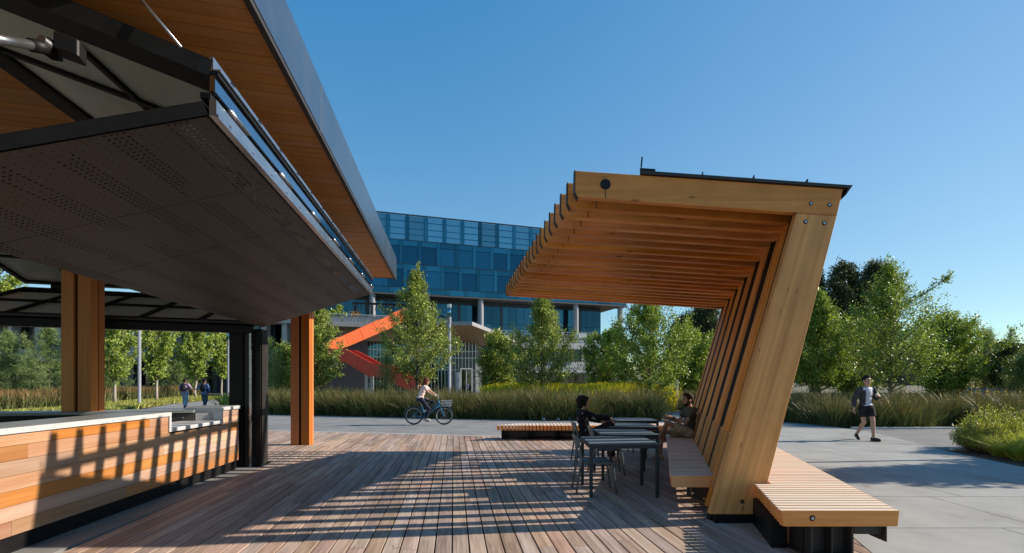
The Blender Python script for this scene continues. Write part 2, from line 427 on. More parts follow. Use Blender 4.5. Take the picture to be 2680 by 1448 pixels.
# asphalt drive beyond the plaza, with its pale kerb
sheet('drive', [(10.0, 11.3), (40, 14.6), (40, 17.0), (11.7, 16.6), (11.5, 15.7)], -0.006, M['asphalt2'])
mb = MB()
mb.hexa([(11.6, 16.62, -.05), (40, 17.0, -.05), (40, 17.14, -.05), (11.6, 16.76, -.05), (11.6, 16.62, .05), (40, 17.0, .05), (40, 17.14, .05), (11.6, 16.76, .05)])
mb.hexa([(10.15, 11.26, -.05), (40, 14.5, -.05), (40, 14.64, -.05), (10.2, 11.4, -.05), (10.15, 11.26, .05), (40, 14.5, .05), (40, 14.64, .05), (10.2, 11.4, .05)])
mb.build('drive_kerb', M['whiteline'])['kind'] = 'structure'
# planting beds
sheet('mulch_bed', [(9.3, 8.2), (9.47, 9.05), (9.98, 11.3), (40, 14.5), (40, 2), (12.5, 0)], 0.0, M['soil'])
sheet('rush_bed', [(5.9, 20.25), (1.6, 20.45), (-2.0, 21.35), (-12.3, 24.45), (-13.5, 27), (-17, 36), (8.0, 36), (7.2, 30)], 0.004, M['soil'])
sheet('verge_bed', [(10.35, 20.8), (11.6, 17.2), (13, 16.9), (60, 17.3), (60, 40), (9.2, 36)], 0.004, M['soil'])
sheet('lawn_bed', [(-21, 27), (-25.2, 36), (-28.2, 46.8), (-33, 62), (-60, 62), (-60, 20), (-24, 18)], 0.004, M['soil'])
# small paved strip between counter and deck
# ---- the timber deck: every board is its own piece
deck = MB()
deck.add([(-14, 9.6, -0.07), (-5.2, 9.6, -0.07), (-4.2, 1.0, -0.07), (2.2, 1.0, -0.07), (6.0, yfar(6.0), -0.07), (-13.0, yfar(-13.0), -0.07)], [(0, 1, 2, 3, 4, 5)])
deck = deck.build('deck', M['black']); deck['kind'] = 'structure'
random.seed(12)
PITCH, GAP = 0.1628, 0.014
pieces = []
def edge_y(x): return 4.47 + (x - 3.286) / 0.4395                      # where a board meets the deck's oblique sunny side
for i in range(-76, 47):
    xb = -0.5485 + i * PITCH
    near = 1.4 if i >= -22 else 9.75
    if i >= 10: near = max(near, edge_y(xb + GAP / 2))
    xm = xb - 0.1195 * 9
    far = yfar(xm) - 0.012
    # right-hand boards stop at the deck's oblique end
    y = near - random.uniform(0.0, 0.9) if -22 <= i < 10 else near
    y = max(y, 1.2)
    while y < far - 0.05:
        L = random.choice([0.75, 1.1, 1.5, 1.9, 2.4, 3.0, 3.6]) * random.uniform(0.9, 1.1)
        e = min(y + L, far)
        if far - e < 0.4: e = far
        pieces.append((xb, y, e)); y = e
pieces = [p for p in pieces if p[2] > 3.6]
def board(mb, xb, y0, y1):
    def X(y): return xb - 0.1195 * (y - 4.472)
    y0 += 0.002; y1 -= 0.002
    dz = random.uniform(-0.0015, 0.0015)
    x0a, x0b, x1a, x1b = X(y0) + GAP / 2, X(y0) + PITCH - GAP / 2, X(y1) + GAP / 2, X(y1) + PITCH - GAP / 2
    if abs(y1 - yfar(x1a)) < 0.08: y1a, y1b = yfar(x1a) - .005, yfar(x1b) - .005
    else: y1a = y1b = y1
    e0 = edge_y(xb + PITCH - GAP / 2); y0b = y0
    if abs(y0 - .002 - max(1.4, edge_y(xb + GAP / 2))) < .01 and e0 < y1: y0b = max(e0, y0); x0b = X(y0b) + PITCH - GAP / 2
    mb.hexa([(x0a, y0, -.03), (x0b, y0b, -.03), (x1b, y1b, -.03), (x1a, y1a, -.03), (x0a, y0, dz), (x0b, y0b, dz), (x1b, y1b, dz), (x1a, y1a, dz)])
def seen_size(p):
    ym = max(4.5, (p[1] + p[2]) / 2); xm = abs(p[0] - 0.1195 * (ym - 4.472))
    big = (1 / max(4.5, p[1]) - 1 / max(4.6, p[2])) * 2000
    return big * PITCH * F / ym * (1 if xm / ym < 1.1 else 0.01)
pieces.sort(key=seen_size, reverse=True)
for p in pieces[:296]:
    mb = MB(); board(mb, *p); mb.build('deck_board', M['deck'], deck, bev=0.0025)
mb = MB()
for p in pieces[296:]: board(mb, *p)
o = mb.build('deck_boards_beyond', M['deck'], deck); o['kind'] = 'stuff'
# ================================================================== timber shade structure
NB, BP, Y0 = 20, 0.333, 5.42
TB = 0.09
shade = thing('shade_structure', 'timber shade canopy of leaning columns and long roof beams over the tables', 'pavilion', (2.4, Y0, 0))
def frame(i):
    d = BP * i; t = i / (NB - 1)
    y = Y0 + d
    xi = 2.195 + 0.305 * d; xo = 2.743 + 0.305 * d                       # column feet at z = .1
    zs = 3.443 + (3.343 - 3.443) * t                                      # soffit at the column
    xs = xi + 0.288 * (zs - 0.1)
    xtop = xo + 0.257 * (zs + 0.263 - 0.1)
    ztop = zs + 0.263
    xt = 0.697 - 0.1334 * d                                               # beam tip
    zb = 3.623 + 0.04 * t; zt = 3.91
    return dict(y=y, xi=xi, xo=xo, zs=zs, xs=xs, xtop=xtop, ztop=ztop, xt=xt, zb=zb, zt=zt)
FR = [frame(i) for i in range(NB)]
def roof_z(fr, x):
    return fr['zt'] + (fr['ztop'] - fr['zt']) * (x - fr['xt']) / (fr['xtop'] - fr['xt'])
for i, f in enumerate(FR):
    y = f['y']; zs = f['zs']; xs = f['xs']
    xo_s = f['xo'] + 0.257 * (zs - 0.1)
    sl = (zs - f['zb']) / (xs - f['xt'])
    zo = f['zb'] + sl * (xo_s - f['xt'])                                   # underside of the beam carried on to the outer edge
    mb = MB()
    mb.prism_y([(f['xt'] + 0.03, f['zb'] - 0.004), (xs, zs), (xo_s, zo), (f['xtop'], f['ztop']), (f['xt'] + 0.006, f['zt']), (f['xt'], f['zb'] + 0.05)], y, y + TB)
    mb.build('beam', M['fir'], shade, bev=0.004)
    ins = 0.0
    dark_col = i % 3 == 0 and i > 0                                        # every third support is a dark steel fin
    mb = MB(); gap = 0.003
    mb.prism_y([(f['xi'] + ins, 0.10), (f['xo'], 0.10), (xo_s, zo - gap), (xs + ins, zs - gap)], y + 0.002, y + TB - 0.002)
    mb.build('steel_column' if dark_col else 'column', M['black'] if dark_col else M['fir_col'], shade, bev=0.004)
    mb = MB()                                                              # dark end cap folded round the beam tip
    xt = f['xt']
    mb.prism_y([(xt - 0.010, f['zb'] + 0.05), (xt + 0.028, f['zb'] - 0.022), (xt + 0.036, f['zb'] - 0.018), (xt - 0.001, f['zb'] + 0.052), (xt + 0.004, f['zt'] + 0.004), (xt - 0.006, f['zt'] + 0.008)], y - 0.004, y + TB + 0.004)
    mb.build('end_cap', M['darksteel'], shade)
    mb = MB()
    mb.box(f['xi'] + 0.06, f['xo'] - 0.05, y + 0.012, y + TB - 0.012, 0.0, 0.097)
    mb.build('shoe', M['black'], shade)
for k in range(7):                                                          # dark steel posts between the groups of columns
    i = 3 * k; f = FR[i]; dx = 0.305 * 0.122
    y = f['y'] + 0.122
    mb = MB(); a, b = 0.006, 0.10
    mb.prism_y([(f['xi'] + dx + a, 0.0), (f['xo'] + dx - b, 0.0), (f['xo'] + dx - b + 0.257 * (f['zs'] + 0.1), f['zs'] + 0.2), (f['xi'] + dx + a + 0.288 * (f['zs'] + 0.1), f['zs'] + 0.2)], y, y + 0.088)
    mb.build('steel_post', M['black'], shade)
# backrest slats set in front of the columns, in panels with an open joint at every steel post
M['backrest'] = wood('backrest_timber', (0.42, 0.165, 0.045), (0.60, 0.27, 0.09), rot=(0, -R(74), 0), along=0.6, across=20, rough=0.55, var=0.10, hue=0.006)
def slat_back(ya, yb, n):
    w_ = (yb - ya) / n
    for j in range(n):
        a = ya + j * w_ + 0.004; b = ya + (j + 1) * w_ - 0.004
        def xin(y, z): return 2.195 + 0.305 * (y - Y0) + 0.288 * (z - 0.1) - 0.012
        mb = MB(); z0, z1, th = 0.33, 0.985, 0.075
        mb.hexa([(xin(a, z0), a, z0), (xin(a, z0) + th, a, z0), (xin(b, z0) + th, b, z0), (xin(b, z0), b, z0),
                 (xin(a, z1), a, z1), (xin(a, z1) + th, a, z1), (xin(b, z1) + th, b, z1), (xin(b, z1), b, z1)])
        mb.build('backrest_slat', M['backrest'], shade, bev=0.003)
slat_back(Y0 + 0.093, Y0 + 0.118, 1)
for k in range(6):
    slat_back(Y0 + 3 * BP * k + 0.216, Y0 + 3 * BP * (k + 1) + 0.116, 9)
# roof sheet on top of the beams, its seams and fixings
mb = MB(); a0 = []; b0 = []
for (yy, fr) in ((Y0 - 0.03, FR[0]), (FR[-1]['y'] + TB + 0.03, FR[-1])):
    d = yy - Y0
    xl = 1.418 + 0.30 * d
    xr = fr['xtop'] + 0.05
    zl, zr = roof_z(fr, xl) + 0.006, roof_z(fr, xr) + 0.006
    p = [(xl, yy, zl), (xr, yy, zr), (xr, yy, zr + 0.030), (xl, yy, zl + 0.034)]
    (a0 if fr is FR[0] else b0).extend(p)
mb.loft(list(reversed(a0)), list(reversed(b0)))
mb.build('roof_sheet', M['darksteel'], shade)
for q in (0.30, 0.545, 0.80):
    mb = MB()
    p0 = Vector(a0[3]).lerp(Vector(a0[2]), q); p1 = Vector(b0[3]).lerp(Vector(b0[2]), q)
    mb.bar(p0 + Vector((0, 0, .017)), p1 + Vector((0, 0, .017)), 0.012, 0.035)
    mb.build('roof_seam', M['darksteel'], shade)
p0 = Vector(a0[3]); p1 = Vector(b0[3])
def fl4(p, q):
    u = (Vector(q) - Vector(p)).normalized(); n = Vector((-u.z, 0, u.x)); return [Vector(p) + n * .001, Vector(p) + u * .17 + n * .001, Vector(p) + u * .17 + n * .026, Vector(p) + n * .026]
mb = MB(); mb.loft(list(reversed(fl4(a0[3], a0[2]))), list(reversed(fl4(b0[3], b0[2])))); mb.build('roof_flashing', M['black'], shade)
mb = MB(); mb.bar(p0 + Vector((.02, .02, .04)), p0 + Vector((.03, .02, .155)), 0.014, 0.014); mb.build('roof_pin', M['black'], shade)
mb = MB()                                                                    # sharp eaves trim along the outer edge
e0 = Vector(a0[1]); e1 = Vector(b0[1])
mb.loft([e0 + Vector((0.002, 0, .030)), e0 + Vector((.040, 0, .031)), e0 + Vector((-.035, 0, -.075)), e0 + Vector((-.047, 0, -.075))],
        [e1 + Vector((0.002, 0, .030)), e1 + Vector((.040, 0, .031)), e1 + Vector((-.035, 0, -.075)), e1 + Vector((-.047, 0, -.075))])
mb.build('eaves_trim', M['darksteel'], shade)
# round steel pipe threaded through the beam tips
mb = MB(); ye = FR[-1]['y'] + TB + 0.01
mb.tube([(1.037, Y0 - 0.012, 3.757), (1.037 - 0.1334 * (ye - Y0), ye, 3.79)], 0.057, 20)
mb.build('pipe', M['black'], shade, smooth=False)
# rust-dark drip marks below the pipe
for i in range(0, NB):
    f = FR[i]; x = 1.037 - 0.1334 * BP * i
    zb = f['zb'] + (f['zs'] - f['zb']) * (x - f['xt']) / (f['xs'] - f['xt'])
    mb = MB(); w_ = 0.006
    mb.box(x - w_, x + w_, f['y'] - 0.0012, f['y'] - 0.0004, zb + 0.006, 3.70)
    if i < 12: mb.build('drip_mark', M.setdefault('drip', plain('drip_stain', (0.16, 0.07, 0.025), 0.7)), shade)
# bolts on the end frame
def bolt(x, y, z, r=0.020, parent=None):
    mb = MB()
    mb.tube([(x, y + 0.004, z), (x, y - 0.003, z)], r * 1.2, 16); mb.mat(1).tube([(x, y, z), (x, y - 0.007, z)], r * 0.75, 6)
    return mb.build('bolt', [M['black'], M['silver']], parent)
for (bx, by) in ((2122, 533), (2170.7, 536.7), (2108.3, 580.7), (2156.9, 584.5), (1942.6, 1313), (1979, 1313)):
    p = U(bx, by, Y0); bolt(p.x, Y0, p.z, 0.019, shade)

# ------------------------------------------------------------------ the benches along it
SP, SW = 0.0943, 0.069
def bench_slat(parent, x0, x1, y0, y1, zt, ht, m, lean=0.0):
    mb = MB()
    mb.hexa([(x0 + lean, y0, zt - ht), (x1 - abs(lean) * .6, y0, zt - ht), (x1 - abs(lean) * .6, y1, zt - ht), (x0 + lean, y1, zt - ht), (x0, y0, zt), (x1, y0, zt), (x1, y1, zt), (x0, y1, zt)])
    o = mb.build('slat', [m, M['slat_shaded']], parent, bev=0.003)
    o.data.polygons.foreach_set('material_index', [1, 0, 1, 1, 1, 1])     # top coloured paler as sunlit, sides darker and warmer as in shade
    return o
# bench under the canopy
bl = thing('slatted_bench', 'slatted timber bench under the canopy in front of the leaning backrest', 'bench', (2.2, 5.85, 0), group='slatted timber benches')
zb = 0.45
for k in range(63):
    y = 5.845 + k * SP; d = y - 5.845
    x0 = 1.904 + 0.305 * d
    x1 = 2.195 + 0.305 * (y - Y0) + 0.288 * 0.33 - 0.016 + 0.02
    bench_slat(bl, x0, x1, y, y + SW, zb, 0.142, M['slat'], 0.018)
mb = MB()
mb.bar((2.32, 5.98, 0.262), (2.32 + .305 * 5.7, 11.68, 0.262), 0.22, 0.085)
mb.build('support_beam', M['darksteel'], bl)
mb = MB(); mb.box(2.12, 2.16, 5.9, 5.94, 0.20, 0.305); mb.box(2.2, 2.52, 5.9, 5.93, 0.17, 0.30); mb.build('bracket', M['darksteel'], bl)
for k in range(4):
    y = 6.02 + k * 1.8; x = 2.44 + .305 * (y - 5.85)
    mb = MB(); mb.box(x - .06, x + .06, y, y + .12, 0, 0.22); mb.build('leg', M['black'], bl)
bolt(2.40, 5.845, 0.375, 0.02, bl)
# bench on the plaza side
br = thing('slatted_bench', 'wide slatted timber bench in full sun on the plaza side of the canopy', 'bench', (2.9, 4.3, 0), group='slatted timber benches')
for k in range(79):
    y = 4.245 + k * SP
    x1 = 3.364 + 0.289 * (y - 4.245)
    xc = 2.743 + 0.305 * (y + SW - Y0) + 0.257 * 0.35 + 0.012
    if y + SW < Y0 - 0.01: x0 = 2.335 + 0.302 * (y - 4.245)
    elif y < Y0 + 0.1: x0 = xc
    else: x0 = xc
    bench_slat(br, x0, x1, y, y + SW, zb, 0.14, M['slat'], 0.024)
for y in (4.32, 7.0, 9.6):                                                     # stub pedestals of welded plate
    dx = 0.29 * (y - 4.32)
    mb = MB()
    mb.box(2.62 + dx, 3.04 + dx, y - 0.01, y + 0.36, 0.0, 0.022)
    mb.box(2.64 + dx, 3.02 + dx, y + 0.10, y + 0.118, 0.022, 0.285)
    mb.box(2.64 + dx, 2.66 + dx, y, y + 0.34, 0.022, 0.285)
    mb.box(3.00 + dx, 3.02 + dx, y, y + 0.34, 0.022, 0.285)
    mb.box(2.822 + dx, 2.838 + dx, y, y + 0.099, 0.022, 0.285)
    mb.box(2.62 + dx, 3.04 + dx, y - 0.01, y + 0.36, 0.287, 0.305)
    mb.build('pedestal', M['darksteel'], br, bev=0.003)
mb = MB()
mb.hexa([(3.04, 4.34, .215), (3.30, 4.34, .215), (4.6, 8.8, .215), (4.34, 8.8, .215), (3.04, 4.34, .300), (3.30, 4.34, .300), (4.6, 8.8, .300), (4.34, 8.8, .300)])
mb.build('outrigger', M['darksteel'], br)
mb = MB(); mb.box(3.285, 3.297, 4.30, 4.5, 0.16, 0.305); mb.box(3.0, 3.33, 4.30, 4.5, .301, .307); mb.build('bracket', M['darksteel'], br)
mb = MB(); mb.hexa([(2.45, 4.62, 0.0), (2.60, 4.62, 0.0), (4.3, 10.6, 0.0), (4.1, 10.6, 0.0), (2.45, 4.62, .28), (2.60, 4.62, .28), (4.3, 10.6, .28), (4.1, 10.6, .28)])
mb.build('support_beam', M['black'], br)
p = U(2126, 1356.5, 4.245); bolt(p.x, 4.245, p.z, 0.021, br)
# bench closing the far end of the deck: its slats run away from the camera
bf = thing('slatted_bench', 'low slatted timber bench across the road end of the deck, behind the seated people', 'bench', (1.6, 13.3, 0), group='slatted timber benches')
for k in range(50):
    x = -0.41 + k * 0.0985
    ya = 13.28 - 0.012 * (x + .4)
    yb = 13.95 + 0.05 * (x + .4) if x > 0.1 else 13.42 + 1.1 * (x + 0.41)
    if yb - ya < .1: yb = ya + .1
    mb = MB(); zt = 0.405
    mb.hexa([(x, ya + .012, zt - .135), (x + .076, ya + .012, zt - .135), (x + .076, yb, zt - .135), (x, yb, zt - .135), (x, ya, zt), (x + .076, ya, zt), (x + .076, yb, zt), (x, yb, zt)])
    o = mb.build('slat', [M['slat_y'], M['slat_shaded']], bf, bev=0.003); o.data.polygons.foreach_set('material_index', [1, 0, 1, 1, 1, 1])  # same split: light on top and shade on the sides put into the colours
mb = MB()
mb.hexa([(-.30, 13.80, 0), (4.3, 13.0, 0), (4.3, 13.1, 0), (-.30, 13.9, 0), (-.30, 13.80, .265), (4.3, 13.36, .265), (4.3, 13.46, .265), (-.30, 13.9, .265)])
mb.build('plinth_plate', M['darksteel'], bf)
for x in (-.28, 0.45, 1.2, 1.95, 2.7, 3.5, 4.2):
    mb = MB(); yq = 13.74 - 0.174 * (x + .3)
    mb.box(x, x + .015, yq - .12, yq + .2, 0, .266); mb.box(x + .11, x + .125, yq - .12, yq + .2, 0, .266); mb.box(x - .02, x + .145, yq - .13, yq + .2, 0.0, .014)
    mb.build('rib', M['black'], bf)
# ================================================================== kiosk with folding doors
kiosk = thing('kiosk', 'open timber and black steel kiosk with folded-up doors and a cedar serving counter', 'kiosk', (-5.6, 6.5, 0))
# perforated sheet: holes are really open
t = NT('perforated_sheet'); t.p(rough=0.5, base=(0.052, 0.043, 0.040), spec=0.4)
uv = t.n('UVMap'); sep = t.n('SeparateXYZ'); t.l(uv.outputs[0], sep.inputs[0])
def cells(px_, py_, rad, ox=0.0, oy=0.0, rows=None):
    u = t.math('FRACT', t.math('DIVIDE', t.math('ADD', sep.outputs[0], ox), px_)); v = t.math('FRACT', t.math('DIVIDE', t.math('ADD', sep.outputs[1], oy), py_))
    du = t.math('MULTIPLY', t.math('SUBTRACT', u, 0.5), px_); dv = t.math('MULTIPLY', t.math('SUBTRACT', v, 0.5), py_)
    d = t.math('SQRT', t.math('ADD', t.math('MULTIPLY', du, du), t.math('MULTIPLY', dv, dv)))
    return t.math('LESS_THAN', d, rad)
big = cells(0.045, 0.036, 0.0085)
band = t.math('FRACT', t.math('DIVIDE', sep.outputs[1], 0.36))
big = t.math('MULTIPLY', big, t.math('LESS_THAN', band, 0.405))
nz = t.n('TexNoise', i_Scale=1.6, i_Detail=1.0); mpn = t.n('Mapping'); mpn.inputs['Scale'].default_value = (1.0, 3.0, 1.0); t.l(uv.outputs[0], mpn.inputs['Vector']); t.l(mpn.outputs[0], nz.inputs['Vector'])
big = t.math('MULTIPLY', big, t.math('GREATER_THAN', nz.outputs['Fac'], 0.40))
tiny = cells(0.06, 0.06, 0.005, 0.01, 0.02)
hole = t.math('MAXIMUM', big, tiny)
trn = t.n('BsdfTransparent'); mx = t.n('MixShader'); t.l(hole, mx.inputs[0]); t.l(t.b.outputs[0], mx.inputs[1]); t.l(trn.outputs[0], mx.inputs[2]); t.l(mx.outputs[0], t.out.inputs['Surface'])
M['perf'] = t.m
M['cavity_shade'] = plain('door_cavity_shade', (0.006, 0.006, 0.006), 0.9)

def panel_frame_pts(c0, L, W, nrm):
    """c0 corner, L along vector, W across vector"""
    return c0, L, W, nrm
def door_leaf(parent, name, c0, Lv, Wv, th, n_long, n_wide, sheet_down, ne=0.075):
    """one leaf of a bifold door: frame, rails, white inside panels, perforated outside sheets.
       c0: a corner on the lower face, Lv along the hinge, Wv across; the leaf's thickness goes up"""
    c0 = Vector(c0); Lv = Vector(Lv); Wv = Vector(Wv)
    nrm = Lv.cross(Wv).normalized()
    if nrm.z < 0: nrm = -nrm
    l = Lv.normalized(); w_ = Wv.normalized(); LL, WW = Lv.length, Wv.length
    root = empty(name); root.parent = parent; root.matrix_parent_inverse = parent.matrix_basis.inverted()
    def P(a, b, h): return c0 + l * a + w_ * b + nrm * h
    def slab_(a0, a1, b0, b1, h0, h1, nm, m, bev=0.0):
        mb = MB(); mb.hexa([P(a0, b0, h0), P(a1, b0, h0), P(a1, b1, h0), P(a0, b1, h0), P(a0, b0, h1), P(a1, b0, h1), P(a1, b1, h1), P(a0, b1, h1)])
        return mb.build(nm, m, root, bev=bev)
    e = 0.075
    slab_(0, LL, 0, e, 0.006, th, 'frame_rail', M['black']); slab_(0, LL, WW - e, WW, 0.006, th, 'frame_rail', M['black'])
    slab_(0, ne, e + .002, WW - e - .002, 0.006, th, 'frame_stile', M['black']); slab_(LL - e, LL, e + .002, WW - e - .002, 0.006, th, 'frame_stile', M['black'])
    if sheet_down: inside = th - 0.03; ih = (th * 0.45, th * 0.55)
    else: ih = (th * 0.45, th * 0.55)
    # rails inside
    for i in range(1, n_long):
        a = LL * i / n_long; slab_(a - .03, a + .03, e + .002, WW - e - .002, 0.02, th - 0.004, 'mullion', M['black'])
    for j in range(1, n_wide):
        b = WW * j / n_wide
        for i in range(n_long):
            a0 = LL * i / n_long + (.032 if i else ne + .002); a1 = LL * (i + 1) / n_long - (.032 if i < n_long - 1 else e + .002)
            slab_(a0, a1, b - .025, b + .025, 0.02, th - 0.006, 'transom', M['black'])
    gap_ = 0.16 if sheet_down else 0.0
    for i in range(n_long):
        for j in range(n_wide):
            a0 = LL * i / n_long + (.034 if i else ne + .004); a1 = LL * (i + 1) / n_long - (.034 if i < n_long - 1 else e + .004)
            b0 = WW * j / n_wide + (.027 if j else e + .004); b1 = WW * (j + 1) / n_wide - (.027 if j < n_wide - 1 else e + .004 + gap_)
            slab_(a0, a1, b0, b1, ih[0], ih[1], 'infill_panel', M['white'])
    if sheet_down: slab_(ne + .01, LL - e - .01, e + .01, WW - .30, 0.012, 0.018, 'cavity_shade_sheet', M['cavity_shade'])  # black sheet added to paint the dark of the cavity behind the holes
    # outside sheets
    h0 = -0.004 if sheet_down else th + 0.004
    for i in range(n_long):
        a0 = LL * i / n_long + 0.004; a1 = LL * (i + 1) / n_long - 0.004
        me = bpy.data.meshes.new('perforated_sheet')
        q = [P(a0, 0.01, h0), P(a1, 0.01, h0), P(a1, WW - .01, h0), P(a0, WW - .01, h0)]
        me.from_pydata([tuple(x) for x in q], [], [(0, 1, 2, 3)] if not sheet_down else [(3, 2, 1, 0)])
        uvl = me.uv_layers.new(name='UVMap')
        cd_ = [(a0, .01), (a1, .01), (a1, WW - .01), (a0, WW - .01)]
        order = [0, 1, 2, 3] if not sheet_down else [3, 2, 1, 0]
        for li, vi in enumerate(order): uvl.data[li].uv = cd_[vi]
        me.materials.append(M['perf']); link('perforated_sheet', me, root, True)
    return root, P
# near door -------------------------------------------------------
T = Vector((1, 0.35, 0))
Bf = Vector((-2.827, 9.728, 3.326)); An = Vector((-1.975, 3.18, 3.295))
Cw = Vector((-4.65, 9.09, 2.59)); Dn = An - T * 1.823; Dn.z = 2.56
TH = 0.10
low, PL = door_leaf(kiosk, 'folding_door', Dn, Cw - Dn, An - Dn, TH, 6, 2, True)
up_o = Vector((0, 0, 0.255)); Au = An + up_o; Bu = Bf + up_o
Du = An - T * 1.823; Du.z = 4.05; Eu = Bf - T * 1.823; Eu.z = 4.05
upl, PU = door_leaf(kiosk, 'folding_door', Du, Eu - Du, Au - Du, 0.11, 6, 2, False, 0.26)
# outer edges: aluminium channels and hinge line along the fold
lh = (Bf - An).normalized(); out = Vector((lh.y, -lh.x, 0))
def strip(parent, nm, m, off0, off1, z0, z1, a=0.0, b=0.0):
    p0, p1 = An + lh * a, Bf - lh * b
    mb = MB()
    q = []
    for z in (z0, z1):
        for (p, o_) in ((p0, off0), (p0, off1), (p1, off1), (p1, off0)): q.append(p + out * o_ + Vector((0, 0, z)))
    return mb.hexa(q).build(nm, m, parent)
strip(low, 'edge_channel', M['silver'], 0.006, 0.050, 0.0, 0.105)
strip(low, 'edge_lip', M['silver'], 0.050, 0.062, -0.012, 0.012)
strip(kiosk, 'hinge_rail', M['black'], -0.05, 0.012, 0.112, 0.150)
M['bluemetal'] = plain('polished_channel', (0.35, 0.40, 0.46), 0.12, 1.0, 0.5, 0.04)
strip(upl, 'edge_channel', M['bluemetal'], 0.008, 0.042, 0.160, 0.262)
strip(upl, 'edge_channel', M['black'], 0.006, 0.060, 0.265, 0.290)
strip(upl, 'edge_lip', M['silver'], 0.006, 0.075, 0.293, 0.305)
strip(upl, 'edge_lip', M['silver'], 0.004, 0.030, 0.308, 0.385)
for k in range(13):                                                              # closed ends and slots along the top channel
    a = 0.25 + k * 0.5
    p = An + lh * a + out * 0.031 + Vector((0, 0, 0.345))
    mb = MB(); mb.tube([p - out * .001, p + out * 0.02], 0.022, 10); mb.build('bolt', M['black'], upl)
for k in range(7):                                                               # knuckles of the fold hinge
    a = 0.18 + k * 1.03
    mb = MB(); mb.tube([An + lh * a + out * .052 + Vector((0, 0, .135)), An + lh * (a + .32) + out * .052 + Vector((0, 0, .135))], 0.017, 10)
    mb.build('hinge', M['silver'], low, smooth=True)
for k in range(16):
    p = An + lh * (0.2 + k * .4) + out * 0.052 + Vector((0, 0, 0.03)); mb = MB(); mb.tube([p, p + out * 0.008], 0.012, 8); mb.build('bolt', M['silver'], low)
# gas strut with its clevis, and the hanger rod
s0 = U(-60, 92, 2.35); s1 = U(132, 128, 2.75)
mb = MB(); mb.tube([s0, s0.lerp(s1, 0.72)], 0.024, 14); mb.mat(1).tube([s0.lerp(s1, .70), s1], 0.034, 14); mb.build('gas_strut', [M['silver'], M['black']], upl, smooth=True)
mb = MB(); d_ = (s1 - s0).normalized(); mb.obox(s1 + d_ * .03, d_, (0, 1, 0), (0, 0, 1), .07, .045, .045); mb.obox(s1 + Vector((.085, .03, .02)), (-1, -.35, .24), (.35, -1, 0), (0, 0, 1), .06, .05, .05); mb.build('clevis', M['black'], upl, bev=.008)
mb = MB(); mb.tube([s1 + Vector((0.02, -.075, 0)), s1 + Vector((.02, -.03, 0))], 0.026, 12); mb.build('clevis_pin', M['silver'], upl)
r1 = U(474, 124, 3.05); r0 = U(352, -22, 3.05); r0 = r1 + (r0 - r1) * 1.6
mb = MB(); mb.tube([r1, r0], 0.0085, 10); mb.build('hanger_rod', M['silver'], upl, smooth=True)

# end door (seen from inside, folded outwards over the road end) ----
h0 = Vector((-9.08, 7.59, 2.60)); h1 = Vector((-4.80, 9.10, 2.60)); N = Vector((-0.13, 1, 0)) * 1.75
f0 = h0 + N; f0.z = 3.30; f1 = h1 + N; f1.z = 3.30
low2, _ = door_leaf(kiosk, 'folding_door', h0, h1 - h0, f0 - h0, 0.10, 5, 2, True)
g0 = h0.copy(); g0.z = 4.05; g1 = h1.copy(); g1.z = 4.05
f2 = f0 + Vector((0, 0, .15)); f3 = f1 + Vector((0, 0, .15))
up2, _ = door_leaf(kiosk, 'folding_door', g0, g1 - g0, f2 - g0, 0.11, 5, 2, False)
for q in (0.12, 0.5, 0.88):
    p = f0.lerp(f1, q) + Vector((0, 0.02, 0.15)); mb = MB(); mb.obox(p, (h1 - h0), (0, 1, 0), (0, 0, 1), .14, .035, .09); mb.build('hinge', M['black'], up2)

# steel frame: header, corner post with its door tracks ---------------
fr_ = empty('steel_frame'); fr_.parent = kiosk; fr_.matrix_parent_inverse = kiosk.matrix_basis.inverted()
tdir = (h1 - h0).normalized()
mb = MB(); mb.bar(h0 + Vector((-.6, -.25, -.06)), h1 + Vector((-0.0, -.02, -.06)), 0.13, 0.13); mb.build('header', M['black'], fr_)
mb = MB(); mb.bar(h0 + Vector((-.6, -.25, .06)) - Vector((0, .06, 0)), h1 + Vector((0, -.08, .06)), 0.05, 0.035); mb.build('track', M['darksteel'], fr_)
mb = MB(); mb.bar(Vector((-4.66, 9.02, 4.12)), Vector((-3.75, 2.4, 4.12)), 0.16, 0.16); mb.build('header', M['black'], fr_)
mb = MB(); mb.prism([(-5.22, 9.02), (-4.98, 9.05), (-4.98, 9.35), (-5.22, 9.32)], 0, 2.62); mb.build('corner_post', M['black'], fr_, bev=.004)
mb = MB(); mb.prism([(-4.965, 9.08), (-4.86, 9.08), (-4.86, 9.36), (-4.965, 9.36)], 0.0, 2.56); mb.build('door_track', M['darksteel'], fr_, bev=.003)
mb = MB(); mb.prism([(-4.852, 9.02), (-4.815, 9.02), (-4.815, 9.2), (-4.852, 9.2)], 0.0, 2.56); mb.build('door_track', M['silver'], fr_, bev=.003)
mb = MB(); mb.prism([(-4.80, 9.10), (-4.66, 9.06), (-4.66, 9.32), (-4.80, 9.34)], 0.0, 2.56); mb.build('corner_post', M['black'], fr_, bev=.004)
mb = MB()
for k in range(96): z = 0.06 + k * .026; mb.box(-4.652, -4.636, 9.08, 9.30, z, z + 0.018)
mb.build('brush_seal', M['darksteel'], fr_)
for k in range(18): 
    p = Vector((-4.833, 9.018, 0.1 + k * .14)); mb = MB(); mb.tube([p, p - Vector((0, .006, 0))], .007, 6); mb.build('bolt', M['darksteel'], fr_)

